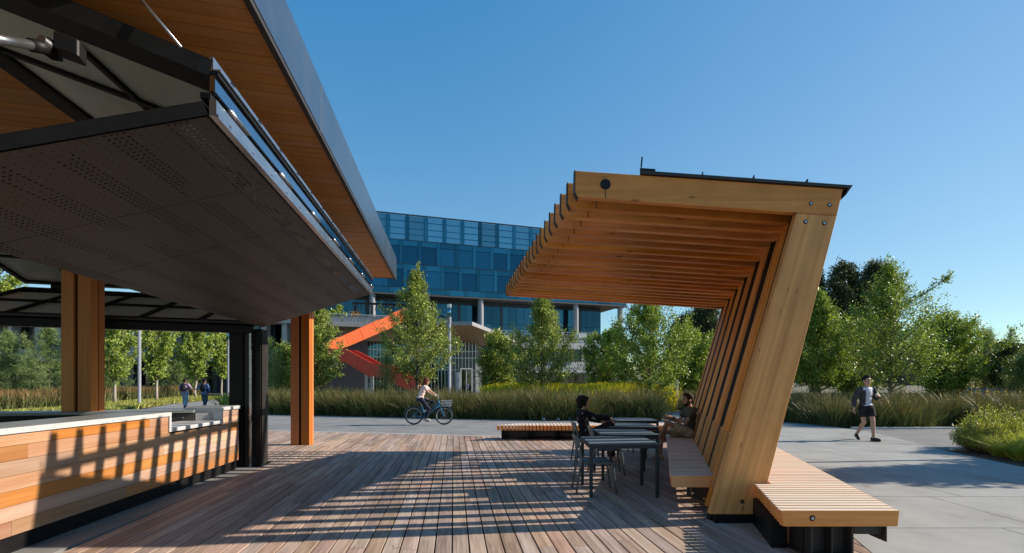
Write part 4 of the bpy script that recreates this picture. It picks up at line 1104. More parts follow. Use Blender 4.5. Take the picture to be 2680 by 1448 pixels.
for i, (px, py) in enumerate(((1424, 1098), (1465, 1100), (1500, 1101))):
    p = G(px, py + 4); lb = ('low domed path light at the rush edge, nearest the cyclist', 'low domed path light in the middle of the three at the rush edge', 'low domed path light at the rush edge, behind the man in black')[i]
    t_ = thing('path_light', lb, 'path light', (p.x, 20.35 + .1 * i, 0), group='domed path lights'); mb = MB(); mb.lathe([(.10, 0), (.10, .05), (.075, .11), (.0, .14)], n=14); mb.build('dome', M['bluemetal'], t_, world=False, smooth=True); mb = MB(); mb.lathe([(.12, 0), (.12, .03), (.101, .03)], n=14); mb.build('base', M['darksteel'], t_, world=False)
for i in range(6):
    px = 2538 + i * 23; Y = 24.5
    t_ = thing('bike_rack', 'dark hoop bicycle rack in a row behind the sunny rushes', 'bike rack', (at(px, Y), Y, 0), group='hoop bicycle racks in a row'); mb = MB()
    mb.tube([(-.24, 0, 0), (-.24, 0, 1.05), (-.17, 0, 1.22), (0, 0, 1.3), (.17, 0, 1.22), (.24, 0, 1.05), (.24, 0, 0)], .03, 8); mb.build('hoop', M['colpaint'], t_, world=False, smooth=True)
# ================================================================== trees, shrubs, rushes
M['oak'] = leaf_mat('oak_leaf', (0.078, 0.117, 0.025), (0.300, 0.358, 0.083), 0.28, 0.4)
M['oak2'] = leaf_mat('bright_leaf', (0.083, 0.135, 0.021), (0.281, 0.365, 0.063), 0.22, 0.35)
M['pear'] = leaf_mat('pear_leaf', (0.112, 0.172, 0.033), (0.330, 0.409, 0.092), 0.40, 0.4)
M['pine'] = leaf_mat('pine_needle', (0.072, 0.122, 0.043), (0.216, 0.295, 0.101), 0.22, 0.3)
M['redwood'] = leaf_mat('redwood_needle', (0.026, 0.043, 0.022), (0.090, 0.114, 0.050), 0.15, 0.25)
M['darkleaf'] = leaf_mat('holly_oak_leaf', (0.024, 0.043, 0.019), (0.084, 0.114, 0.043), 0.15, 0.4)
M['shrub'] = leaf_mat('glossy_shrub_leaf', (0.112, 0.165, 0.024), (0.390, 0.405, 0.068), 0.30, 0.5)
M['rush'] = leaf_mat('rush_stem', (0.041, 0.055, 0.019), (0.126, 0.144, 0.050), 0.18, 0.3)
M['rushtip'] = leaf_mat('rush_seed_head', (0.10, 0.060, 0.025), (0.22, 0.14, 0.06), 0.2, 0.2)
M['yellowrush'] = leaf_mat('yellow_rush', (0.275, 0.263, 0.019), (0.625, 0.550, 0.037), 0.35, 0.2)
M['cover'] = leaf_mat('ground_cover_leaf', (0.132, 0.165, 0.037), (0.370, 0.370, 0.099), 0.3, 0.3)
M['drygrass'] = leaf_mat('dry_grass', (0.30, 0.25, 0.15), (0.55, 0.47, 0.33), 0.3, 0.2)
M['grass'] = leaf_mat('tuft_grass', (0.120, 0.168, 0.024), (0.396, 0.408, 0.072), 0.4, 0.3)
M['bark'] = wood('bark', (0.085, 0.065, 0.05), (0.22, 0.18, 0.145), rot=(0, R(90), 0), along=3, across=20, rough=0.9, var=0.15, bumps=0.5)
M['palebark'] = wood('pale_bark', (0.20, 0.17, 0.14), (0.42, 0.37, 0.31), rot=(0, R(90), 0), along=3, across=14, rough=0.9, var=0.12, bumps=0.4)

def grow(seed, H, z0, prof, nb, twigs, leaves, leaf, trunk_r, lean=(0, 0), el=(12, 58), curve=0.45, tw_len=(0.25, 0.6), sleeve=0.09, needle=False, gap=0.0, droop=0.0, up_twig=0.5, leaders=3, bough=None):
    """skeleton of trunk, limbs and twigs plus the leaves that sit on them.
       returns (trunk MB, leaf verts, leaf quads) in local coordinates"""
    rng = np.random.RandomState(seed); pz = [p[0] for p in prof]; pr = [p[1] for p in prof]
    tr = MB(); k = 9
    wob = rng.normal(0, 0.02 * H / 5, (k, 2)); wob[0] = 0
    zz = np.linspace(0, H * 0.93, k)
    tp = [(lean[0] * (z / H) ** 1.5 + wob[i, 0], lean[1] * (z / H) ** 1.5 + wob[i, 1], z) for i, z in enumerate(zz)]
    tr.tube(tp, [trunk_r * (1.25 if i == 0 else 1.0) * (1 - 0.88 * i / (k - 1)) for i in range(k)], 9)
    def axis_at(z): return np.array([np.interp(z, zz, [p[0] for p in tp]), np.interp(z, zz, [p[1] for p in tp]), z])
    C, A = [], []
    az = rng.uniform(0, 6.28)
    lob = rng.uniform(0, 6.28, 4)
    for b in range(nb):
        t = (b + rng.uniform(0, 1)) / nb
        t = t ** 0.9
        z = z0 + (H * 0.96 - z0) * t
        az += 2.39996 + rng.normal(0, 0.35)
        rad = np.interp(t, pz, pr) * (1 + 0.20 * math.sin(2 * az + lob[0] + 5 * t) + 0.14 * math.sin(3 * az + lob[1] - 7 * t)) * rng.uniform(0.62, 1.12)
        if rng.rand() < 0.07: rad *= 1.25
        if gap and rng.rand() < gap: rad *= 0.45
        elv = R(el[0] + (el[1] - el[0]) * t + rng.normal(0, 9))
        p = axis_at(max(z - rad * math.tan(elv) * 0.55, z0 * 0.75))
        ln = max(0.15, rad / max(0.25, math.cos(elv)))
        d = np.array([math.cos(az) * math.cos(elv), math.sin(az) * math.cos(elv), math.sin(elv)])
        n = 6; pts = [p]
        for s in range(n):
            d = d + np.array([rng.normal(0, .08), rng.normal(0, .08), (curve - droop) / n]); d = d / np.linalg.norm(d)
            pts.append(pts[-1] + d * ln / n)
        pts = np.array(pts); br = max(0.006, trunk_r * 0.34 * (1 - 0.7 * t))
        tr.tube([tuple(q) for q in pts], [br * (1 - 0.85 * i / n) for i in range(n + 1)], 4, cap=False)
        nt_ = max(3, int(twigs * (0.45 + rad / max(pr))))
        for q in range(nt_):
            f = rng.beta(1.6, 1.0) * 0.86 + 0.14
            base = pts[0] + (pts[-1] - pts[0]) * 0 if False else np.array([np.interp(f * n, range(n + 1), pts[:, j]) for j in range(3)])
            td = unit(d * 0.7 + rng.normal(0, 0.62, 3) + np.array([0, 0, up_twig * rng.uniform(0, 1) - droop]))
            tl = rng.uniform(*tw_len) * (0.7 + 0.6 * (1 - t))
            m = max(3, int(leaves * rng.uniform(0.6, 1.4)))
            s = rng.uniform(0.0, 1.05, m)[:, None]
            C.append(base + td * tl * s + rng.normal(0, sleeve, (m, 3))); A.append(np.repeat(td[None, :], m, 0))
            if q % 3 == 0: tr.tube([tuple(base), tuple(base + td * tl * .9)], [max(.004, br * .35), .003], 3, cap=False)
    if bough:                                                                   # one long limb reaching out of the crown
        bz, baz, bel, bl = bough; p = axis_at(bz); d = np.array([math.cos(R(baz)) * math.cos(R(bel)), math.sin(R(baz)) * math.cos(R(bel)), math.sin(R(bel))]); pts = [p]
        for q in range(7): d = unit(d + np.array([rng.normal(0, .05), rng.normal(0, .05), .04])); pts.append(pts[-1] + d * bl / 7)
        tr.tube([tuple(q) for q in pts], [.035 * (1 - .12 * q) for q in range(8)], 5, cap=False); pts = np.array(pts)
        for q in range(26):
            f = rng.uniform(.25, 1.0); base = np.array([np.interp(f * 7, range(8), pts[:, j]) for j in range(3)]); td = unit(d + rng.normal(0, .6, 3)); m = 22; s = rng.uniform(0, 1, m)[:, None]
            C.append(base + td * .42 * s * (1.2 - .6 * f) + rng.normal(0, .05, (m, 3))); A.append(np.repeat(td[None], m, 0))
    for s_ in range(leaders):                                                   # long bare-ish shoots at the top
        p = axis_at(H * rng.uniform(0.78, 0.92)); d = unit(np.array([rng.normal(0, .22), rng.normal(0, .22), 1.0])); L = H * rng.uniform(0.08, 0.17)
        m = int(leaves * 3); s = rng.uniform(0, 1, m)[:, None]
        C.append(p + d * L * s + rng.normal(0, sleeve * 0.55, (m, 3))); A.append(np.repeat(d[None, :], m, 0)); tr.tube([tuple(p), tuple(p + d * L)], [.014, .003], 4, cap=False)
    C = np.concatenate(C); A = np.concatenate(A)
    ok = C[:, 2] > z0 * 0.62; C, A = C[ok], A[ok]
    if needle: V, Q = leaf_quads(C, A, leaf, leaf * 0.075, rng, 0.1)
    else: V, Q = leaf_quads(C, A, leaf, leaf * 0.62, rng)
    return tr, V, Q

OAK = [(0, .55), (.12, .85), (.32, 1.0), (.55, .80), (.75, .50), (.9, .26), (1, .10)]
SPIRE = [(0, .60), (.14, .95), (.34, 1.0), (.52, .74), (.66, .46), (.80, .24), (.92, .13), (1, .06)]
ROUND = [(0, .5), (.2, .9), (.45, 1.0), (.7, .85), (.9, .5), (1, .2)]
CONE = [(0, .8), (.15, 1.0), (.4, .8), (.7, .45), (.9, .2), (1, .06)]
VASE = [(0, .25), (.2, .55), (.45, .85), (.7, 1.0), (.9, .75), (1, .4)]
def tree(name, label, x, y, H, W, prof, seed, leaf_m, bark='bark', z0=0.22, nb=60, twigs=9, leaves=16, leaf=0.085, tr_r=None, group='young trees beyond the rushes', cat='tree', **kw):
    root = thing(name, label, cat, (x, y, 0), group=group)
    pf = [(a, b * W / 2) for a, b in prof]
    tr, V, Q = grow(seed, H, H * z0, pf, nb, twigs, leaves, leaf * (1.0 if kw.get('needle') else 1.35), tr_r or H * 0.012 + .02, **kw)
    tr.build('trunk', M[bark], root, world=False, smooth=True)
    link('crown', np_mesh('crown', V, Q, M[leaf_m]), root)
    return root
def tree_px(name, label, px, Y, ytop, wpx, prof, seed, leaf_m, **kw):
    return tree(name, label, at(px, Y), Y, top(ytop, Y), wpx / F * Y, prof, seed, leaf_m, **kw)

# row of young live oaks behind the rushes
tree_px('oak_tree', 'green young oak just to the side of the timber post, before the orange stair', 832, 29, 800, 150, OAK, 11, 'oak', nb=70, twigs=10, leaves=18, leaf=.10, z0=.2)
tree_px('oak_tree', 'tallest young oak between the cyclist and the orange stair, pole at its edge', 1092, 28, 708, 225, SPIRE, 12, 'oak', nb=105, twigs=11, leaves=19, leaf=.085, z0=.18, lean=(-.15, 0), gap=.12, leaders=5)
tree_px('oak_tree', 'small round young oak before the glass entrance, a taller oak at its side', 1302, 30, 872, 112, ROUND, 13, 'oak', nb=62, twigs=9, leaves=18, leaf=.10, z0=.18, leaders=1)
tree_px('oak_tree', 'pointed young oak below the canopy beams, between the entrance and the yellow rushes', 1420, 26, 768, 195, SPIRE, 14, 'oak', nb=95, twigs=11, leaves=19, leaf=.078, z0=.16, gap=.10, leaders=4)
tree_px('oak_tree', 'broad bright oak seen through the canopy, behind the man in tan shorts', 1700, 27, 765, 275, [(0, .7), (.2, 1), (.45, .9), (.65, .6), (.85, .3), (1, .1)], 15, 'oak2', nb=120, twigs=11, leaves=19, leaf=.085, z0=.12, leaders=5, gap=.14)
tree_px('oak_tree', 'low bushy oak at the foot of the office corner, before the broad bright oak', 1592, 33, 872, 150, ROUND, 16, 'oak2', nb=80, twigs=10, leaves=18, leaf=.11, z0=.1, leaders=1)
tree_px('oak_tree', 'low oak against the leaning columns, beyond the broad bright oak', 1812, 32, 880, 150, ROUND, 17, 'oak2', nb=70, twigs=10, leaves=18, leaf=.11, z0=.14, leaders=2)
# on the sunny side of the canopy
tree_px('oak_tree', 'bright upright oak right beside the outer face of the end column', 2142, 25, 758, 190, SPIRE, 21, 'oak2', nb=100, twigs=12, leaves=20, leaf=.085, z0=.2, leaders=3)
tree_px('oak_tree', 'big oak with spiky top shoots and one long bough behind the walking man', 2330, 21.5, 692, 300, SPIRE, 22, 'oak2', nb=118, twigs=11, leaves=19, leaf=.064, z0=.2, gap=.2, leaders=6, bough=(4.7, -10, 24, 3.0))
tree_px('oak_tree', 'rounded pale oak between the big spiky oak and the small pines', 2480, 26, 838, 190, ROUND, 23, 'oak2', nb=100, twigs=11, leaves=20, leaf=.085, z0=.12, leaders=1)
tree_px('oak_tree', 'bushy oak filling the gap between the column and the big spiky oak', 2235, 29, 850, 140, ROUND, 24, 'oak', nb=80, twigs=10, leaves=18, leaf=.10, z0=.12, leaders=2)
tree_px('pine_tree', 'thin young pine with one upright candle, beside the dark holly oak', 2578, 27, 862, 70, CONE, 25, 'pine', bark='bark', nb=70, twigs=7, leaves=26, leaf=.17, needle=True, z0=.22, tr_r=.05, group='young pines')
tree_px('holly_oak', 'small dark round holly oak on a bare stem near the picture edge', 2640, 26, 912, 84, ROUND, 26, 'darkleaf', nb=75, twigs=9, leaves=20, leaf=.075, z0=.32, leaders=1, group='small trees near the picture edge')
tree_px('pine_tree', 'distant tufted pine standing above the red roof', 2592, 60, 868, 48, CONE, 27, 'pine', nb=45, twigs=7, leaves=20, leaf=.32, needle=True, z0=.25, group='young pines')
tree_px('pine_tree', 'sparse wiry pine top rising above the dark holly oak', 2646, 45, 856, 56, CONE, 28, 'pine', nb=40, twigs=6, leaves=14, leaf=.28, needle=True, z0=.3, group='young pines', gap=.3)
tree_px('palm_tree', 'spiky grey-green yucca-like tree cut by the picture edge', 2694, 24, 925, 90, ROUND, 30, 'pine', nb=60, twigs=7, leaves=22, leaf=.28, needle=True, z0=.2, group='small trees near the picture edge', leaders=0)
# redwoods far behind
for (px, yt, wp, sd, lb) in ((2128, 705, 120, 41, 'dark redwood partly hidden by the outer column, nearest to it of three'), (2212, 682, 145, 42, 'dark redwood in the middle of the three behind the oaks'), (2285, 684, 120, 43, 'dark redwood farthest from the column of the three behind the oaks'), (1842, 800, 150, 44, 'dark redwood showing under the canopy corner beside the columns'), (1790, 830, 100, 45, 'smaller dark redwood under the canopy, beside the bigger one')):
    tree_px('redwood_tree', lb, px, 78, yt, wp, [(0, .9), (.25, 1), (.5, .86), (.75, .62), (.92, .36), (1, .16)], sd, 'redwood', nb=130, twigs=10, leaves=40, leaf=.20, z0=.08, el=(-8, 30), curve=.15, tw_len=(.9, 1.8), sleeve=.3, leaders=1, droop=.15, group='redwoods far behind the oaks', tr_r=.5)
# beyond the kiosk: pears along the path, pines, seen through the open counter
for (px, Y, yt, wp, sd, lb) in ((300, 33.2, 838, 118, 51, 'pear tree with a whitish trunk between the kiosk post and the lamp pole'), (410, 38, 838, 104, 52, 'pear tree just past the lamp pole, seen through the kiosk'), (512, 46, 850, 100, 53, 'pear tree behind the two people with backpacks'), (580, 52, 850, 80, 54, 'pear tree farthest along the path, beside the blue banner')):
    tree_px('pear_tree', lb, px, Y, yt, wp, VASE, sd, 'pear', bark='palebark', nb=52, twigs=9, leaves=16, leaf=.0036 * Y, z0=.27, el=(38, 76), curve=.3, tr_r=.11, group='pear trees along the path', gap=.2, leaders=4)
for (px, Y, yt, wp, sd, lb) in ((22, 31, 868, 130, 61, 'fluffy young pine at the picture edge, seen through the kiosk'), (128, 31.5, 858, 170, 62, 'fluffy young pine with a tall candle beside the kiosk post'), (470, 56, 905, 150, 63, 'bushy pine low behind the pear trees'), (245, 40, 915, 150, 64, 'spreading young pine behind the kiosk post')):
    tree_px('pine_tree', lb, px, Y, yt, wp, CONE, sd, 'pine', nb=85, twigs=9, leaves=30, leaf=.20 * Y / 31, needle=True, z0=.06, tr_r=.07, el=(20, 60), group='young pines', leaders=2)
tree_px('pine_tree', 'thin staked pine sapling between the kiosk corner and the timber post', 702, 28, 885, 62, CONE, 65, 'pine', nb=40, twigs=7, leaves=24, leaf=.17, needle=True, z0=.25, tr_r=.03, group='young pines')
mb = MB(); st = thing('tree_stake', 'thin pale wooden stake beside the pine sapling', 'stake', (at(697, 27.7), 27.7, 0)); mb.tube([(0, 0, 0), (0, 0, 2.9)], .03, 8); mb.build('pole', M['slat'], st, world=False)
tree_px('oak_tree', 'small leafy oak between the pine sapling and the timber post', 742, 30, 905, 80, ROUND, 66, 'oak', nb=50, twigs=9, leaves=16, leaf=.09, z0=.1, leaders=1)
tree_px('pine_tree', 'slim young pine before the lower orange flight', 1012, 27, 915, 60, CONE, 67, 'pine', nb=50, twigs=7, leaves=22, leaf=.15, needle=True, z0=.2, tr_r=.03, group='young pines')
tree_px('oak_tree', 'leafy tree on the roof terrace behind the railing', 885, 78, 800, 75, ROUND, 68, 'oak2', nb=45, twigs=9, leaves=16, leaf=.22, z0=.3)
tree_px('oak_tree', 'tree crown high behind the kiosk, seen between its open doors', -10, 26, 640, 150, ROUND, 69, 'pear', nb=50, twigs=9, leaves=16, leaf=.10, z0=.66)
# off to the sunny side, out of the picture: the trees whose shade falls on the plaza
tree('oak_tree', 'oak standing beyond the plaza, outside the picture', 15.4, 9.25, 5.6, 2.1, ROUND, 71, 'oak2', nb=70, twigs=10, leaves=18, leaf=.11, z0=.3)
tree('oak_tree', 'oak farther off beyond the drive, outside the picture', 18.6, 9.55, 5.4, 2.0, ROUND, 72, 'oak2', nb=70, twigs=10, leaves=18, leaf=.11, z0=.28)

# ---- rushes and other uncountable planting
def blades(name, label, cat, poly_pts, h, n, seed, mats, wd=0.02, lean=0.35, tip=0.0, n_leaf=0, leaf=0.06, parent=None, clump=0):
    """n curved blades rooted at random points; poly_pts(rng, n) -> (n,2) roots, h -> (n,) heights"""
    rng = np.random.RandomState(seed)
    if clump:
        Cn = poly_pts(rng, clump); ch = rng.uniform(.72, 1.12, len(Cn)); k_ = rng.randint(0, len(Cn), n)
        off = rng.normal(0, 1, (n, 2)) * .17; P = Cn[k_] + off; hh = h(P, rng) * ch[k_] * (1 - .35 * np.minimum(1, np.hypot(off[:, 0], off[:, 1]) * 2.2)); d = off * 2.0 + rng.normal(0, lean * .7, (n, 2))
    else:
        P = poly_pts(rng, n); n = len(P); hh = h(P, rng); d = rng.normal(0, lean, (n, 2))
    d = d; w_ = rng.uniform(0.6, 1.3, n) * wd; az = rng.uniform(0, math.pi, n)
    sx_, sy_ = np.cos(az) * w_ * .5, np.sin(az) * w_ * .5
    V = []
    for k, f in enumerate((0.0, 0.4, 0.75, 1.0)):
        cx = P[:, 0] + d[:, 0] * hh * f ** 1.7; cy = P[:, 1] + d[:, 1] * hh * f ** 1.7; cz = hh * f * (1 - 0.12 * f * np.hypot(d[:, 0], d[:, 1])) 
        ww = (1, .9, .7, .25)[k]
        V += [np.stack([cx - sx_ * ww, cy - sy_ * ww, cz], 1), np.stack([cx + sx_ * ww, cy + sy_ * ww, cz], 1)]
    V = np.stack(V, 1).reshape(-1, 3); b = (np.arange(n) * 8)[:, None]
    Q = np.concatenate([b + np.array([[0, 1, 3, 2]]), b + np.array([[2, 3, 5, 4]]), b + np.array([[4, 5, 7, 6]])], 1).reshape(-1, 4)
    mi = np.zeros(len(Q), np.int32)
    if tip: 
        hot = rng.rand(n) < tip; mi.reshape(n, 3)[hot, 2] = 1
    if n_leaf:
        k = rng.randint(0, n, n_leaf); f = rng.uniform(0.02, 0.8, n_leaf)
        c = np.stack([P[k, 0] + d[k, 0] * hh[k] * f ** 1.7, P[k, 1] + d[k, 1] * hh[k] * f ** 1.7, hh[k] * f], 1) + rng.normal(0, .03, (n_leaf, 3))
        V2, Q2 = leaf_quads(c, np.repeat(np.array([[0, 0, 1.0]]), n_leaf, 0), leaf, leaf * .5, rng)
        Q = np.concatenate([Q, Q2 + len(V)]); V = np.concatenate([V, V2]); mi = np.concatenate([mi, np.zeros(len(Q2), np.int32)])
    o = link(name, np_mesh(name, V, Q, mats, mi), parent)
    return tag(o, label, cat, kind='stuff')
def front(x):                                                               # road edge of the rush bed
    return np.interp(x, [-13.6, -12.3, -2.0, 1.6, 5.9, 7.0], [26.5, 24.5, 21.4, 20.5, 20.3, 22.5])
def bed(x0, x1, d0, d1, fr, pw=1.0):
    def f(rng, n):
        x = rng.uniform(x0, x1, n); return np.stack([x, fr(x) + d0 + (d1 - d0) * rng.uniform(0, 1, n) ** pw + rng.normal(0, .05, n)], 1)
    return f
def hgt(a, s, wob=0.1):
    def f(P, rng): return (a + wob * np.sin(P[:, 0] * 1.3) + wob * .6 * np.sin(P[:, 0] * 3.1 + P[:, 1])) * rng.uniform(1 - s, 1 + s * .35, len(P))
    return f
blades('rushes', 'dense dark green rushes along the far edge of the road', 'rushes', bed(-13.3, 6.6, 0.15, 3.6, front, 1.2), hgt(1.36, .35, .05), 66000, 3, [M['rush'], M['rushtip']], wd=.015, lean=.26, tip=.30, n_leaf=14000, leaf=.05, clump=520)
blades('rushes', 'arching outer stems of the rushes leaning over the road edge', 'rushes', bed(-13.4, 6.3, 0.05, 0.5, front), hgt(0.85, .4), 6000, 4, [M['rush'], M['rushtip']], wd=.022, lean=.6, tip=.2, clump=150)
blades('yellow_rushes', 'bright yellow rushes behind the dark ones', 'rushes', bed(-1.5, 9.0, 4.2, 9.5, front), hgt(1.52, .2, .06), 18000, 5, [M['yellowrush']], wd=.035, lean=.16)
def vfront(x): return np.interp(x, [9.3, 10.4, 11.6, 13, 40], [24.0, 20.9, 17.35, 17.0, 17.4])
def vbed(rng, n):
    x = rng.uniform(9.4, 27, n); lo = vfront(x); return np.stack([x, lo + .1 + 4.2 * rng.uniform(0, 1, n) ** 1.2], 1)
blades('rushes', 'dense rushes with brown tips behind the drive on the sunny side', 'rushes', vbed, hgt(1.27, .35, .07), 60000, 6, [M['rush'], M['rushtip']], wd=.014, lean=.26, tip=.40, n_leaf=12000, leaf=.05, clump=430)
def vbed2(rng, n):
    y = rng.uniform(20.5, 36, n); return np.stack([np.interp(y, [20.5, 36], [10.5, 9.4]) + rng.uniform(0, 5, n), y], 1)
blades('rushes', 'rushes running back along the side path', 'rushes', vbed2, hgt(1.0, .35, .07), 14000, 7, [M['rush'], M['rushtip']], wd=.03, lean=.2, tip=.4)
def under(rng, n):
    y = rng.uniform(21.5, 42, n); return np.stack([9.6 + rng.uniform(0, 1, n) * (y * 1.05 - 6), y], 1)
blades('undergrowth', 'dark leafy undergrowth below the oaks on the sunny side', 'undergrowth', under, hgt(.95, .4, .1), 20000, 12, [M['rush']], wd=.05, lean=.35, n_leaf=16000, leaf=.12, clump=260)
def dry(rng, n):
    y = rng.uniform(27, 60, n); return np.stack([y * rng.uniform(.93, 1.25, n), y], 1)
blades('dry_grass', 'pale dry grass on the open ground near the picture edge', 'grass', dry, hgt(1.5, .4, .2), 14000, 8, [M['drygrass']], wd=.06, lean=.25)
def lawn(x0, x1, y0, y1):
    return lambda rng, n: np.stack([rng.uniform(x0, x1, n), rng.uniform(y0, y1, n)], 1)
def pathside(rng, n):
    y = rng.uniform(19, 50, n); e = np.interp(y, [19, 27, 36, 46.8, 62], [-21.5, -21.3, -25.4, -28.5, -33]); return np.stack([e - 3.6 * rng.uniform(0, 1, n), y], 1)
blades('ground_cover', 'low olive ground cover along the path behind the kiosk', 'ground cover', pathside, hgt(0.30, .5, .03), 24000, 9, [M['cover']], wd=.05, lean=.5, n_leaf=12000, leaf=.09)
def behind(rng, n):
    y = rng.uniform(24, 56, n); e = np.interp(y, [19, 27, 36, 46.8, 62], [-21.5, -21.3, -25.4, -28.5, -33]); return np.stack([e - 4.0 - 8 * rng.uniform(0, 1, n) ** 1.3, y], 1)
blades('rushes', 'tall reddish rushes behind the ground cover, seen through the kiosk', 'rushes', behind, hgt(1.15, .35, .1), 22000, 10, [M['rush'], M['rushtip']], wd=.04, lean=.2, tip=.8)
def bright(rng, n):
    return np.stack([rng.uniform(-17.5, -12, n), rng.uniform(29, 37, n)], 1)
blades('ground_cover', 'bright low shrubs behind the rushes beside the kiosk corner', 'ground cover', bright, hgt(0.9, .3, .05), 9000, 13, [M['shrub']], wd=.06, lean=.4, n_leaf=8000, leaf=.1)

# ---- shrubs and tuft in the near bed
def shrub(name, label, x, y, H, W, seed, mat, n=260, leaves=46, leaf=.027, group=None):
    root = thing(name, label, 'shrub', (x, y, 0), group=group); rng = np.random.RandomState(seed); st_ = MB(); C, A = [], []
    for i in range(n):
        az = rng.uniform(0, 6.283); rr = math.sqrt(rng.uniform(0, 1)); lobes = 1 + .22 * math.sin(3 * az + seed) + .1 * math.sin(7 * az)
        base = np.array([math.cos(az) * rr * W * .22, math.sin(az) * rr * W * .22, 0.02])
        tipz = H * (1 - .50 * rr ** 2) * rng.uniform(.62, 1.12) * (1 + .1 * math.sin(4 * az))
        tipp = np.array([math.cos(az) * rr * W * .5 * lobes, math.sin(az) * rr * W * .5 * lobes, tipz])
        mid = base * .45 + tipp * .55 + np.array([math.cos(az) * rr * W * .08, math.sin(az) * rr * W * .08, 0])
        st_.tube([tuple(base), tuple(mid), tuple(tipp)], [.007, .005, .002], 4, cap=False)
        s = rng.uniform(.25, 1.0, leaves)[:, None]; d = unit(tipp - mid)
        c = np.where(s < .5, base + (mid - base) * s * 2, mid + (tipp - mid) * (s - .5) * 2)
        C.append(c + rng.normal(0, .035, (leaves, 3))); A.append(np.repeat(unit(d * .4 + np.array([0, 0, .8]))[None], leaves, 0))
    V, Q = leaf_quads(np.concatenate(C), np.concatenate(A), leaf * 1.35, leaf * .7, rng, .05)
    st_.build('stems', M['bark'], root, world=False); link('foliage', np_mesh('foliage', V, Q, M[mat]), root)
    return root
shrub('glossy_shrub', 'upright glossy shrub with yellow-green tips at the corner of the drive', 10.60, 11.05, .90, .92, 81, 'shrub', group='glossy shrubs in the near bed')
shrub('glossy_shrub', 'taller yellow-tipped glossy shrub just behind the corner one', 11.40, 11.55, 1.02, 1.1, 82, 'shrub', n=300, group='glossy shrubs in the near bed')
shrub('glossy_shrub', 'dark glossy shrub cut by the picture edge behind the grass tuft', 12.5, 11.7, .9, 1.2, 83, 'shrub', group='glossy shrubs in the near bed')
def tuft(name, label, x, y, h_, r_, n, seed):
    def roots(rng, n_): a = rng.uniform(0, 6.28, n_); q = r_ * .35 * np.sqrt(rng.uniform(0, 1, n_)); return np.stack([x + q * np.cos(a), y + q * np.sin(a)], 1)
    o = blades(name, None, None, roots, hgt(h_, .4, 0), n, seed, [M['grass']], wd=.012, lean=.75)
    if 'kind' in o: del o['kind']
    return tag(o, label, 'grass tuft', 'grass tufts in the near bed')
tuft('grass_tuft', 'arching bright grass tuft in front of the glossy shrubs', 10.55, 10.35, .48, .8, 1100, 84)
tuft('grass_tuft', 'arching grass tuft at the picture edge on the mulch', 10.35, 9.75, .42, .8, 1100, 85)
tuft('grass_tuft', 'pale grass tuft behind the other two tufts', 11.4, 10.6, .5, .9, 1500, 86)
# fallen needles and twigs on deck and paving
rng = np.random.RandomState(77); lit = MB()
for i in range(150):
    y = rng.uniform(4.4, 11); x = rng.uniform(-.55, .75) * y; a = rng.uniform(0, 6.28); L = rng.uniform(.03, .13)
    if x < -4.0 - .12 * (y - 4.5): continue
    b = a + rng.uniform(-.5, .5)
    p0 = (x, y, .006); p1 = (x + math.cos(a) * L * .5, y + math.sin(a) * L * .5, .009); p2 = (p1[0] + math.cos(b) * L * .5, p1[1] + math.sin(b) * L * .5, .006)
    lit.tube([p0, p1, p2], [.0022, .0022, .0012], 3, cap=False)
tag(lit.build('needle_litter', M['drygrass']), 'dry pine needles and twigs scattered on the deck and paving', 'litter', kind='stuff')
# ================================================================== tables and chairs
M['table'] = plain('table_coating', (0.12, 0.158, 0.185), 0.62, 0.0, 0.12, 0.06, 8)
M['tableleg'] = plain('table_frame_coating', (0.022, 0.028, 0.034), 0.5, 0.0, 0.4, 0.1, 8)
M['chair'] = plain('chair_coating', (0.115, 0.135, 0.135), 0.45, 0.0, 0.5, 0.08, 8)
def table(x0, x1, y0, y1, label):
    t_ = thing('cafe_table', label, 'table', ((x0 + x1) / 2, (y0 + y1) / 2, 0), group='dark cafe tables in a row')
    w_, d_ = (x1 - x0) / 2, (y1 - y0) / 2; h = 0.74
    mb = MB(); mb.box(-w_, w_, -d_, d_, h - .018, h); mb.build('table_top', M['table'], t_, world=False, bev=.004)
    ap = 0.05
    for nm, b in (('apron', (-w_ + .02, w_ - .02, -d_ + .004, -d_ + .024)), ('apron', (-w_ + .02, w_ - .02, d_ - .024, d_ - .004)), ('apron', (-w_ + .004, -w_ + .019, -d_ + .03, d_ - .03)), ('apron', (w_ - .019, w_ - .004, -d_ + .03, d_ - .03))):
        mb = MB(); mb.box(*b, h - .02 - ap, h - .02); mb.build(nm, M['tableleg'], t_, world=False)
    for sx_ in (-1, 1):
        for sy_ in (-1, 1):
            x, y = sx_ * (w_ - .024), sy_ * (d_ - .024)
            mb = MB(); mb.box(x - .022, x + .022, y - .022, y + .022, 0, h - .0195); mb.build('leg', M['tableleg'], t_, world=False, bev=.003)
    return t_
table(1.049, 1.997, 6.615, 7.47, 'dark cafe table nearest the bench end, one grey chair tucked under it')
table(1.43, 2.35, 7.80, 8.66, 'dark cafe table between the nearest table and the one beside the man in black')
table(1.83, 2.755, 9.16, 10.03, 'dark cafe table between the man in black and the man in tan shorts')
table(2.29, 3.20, 10.66, 11.5, 'dark cafe table at the far end of the row beside the road bench')

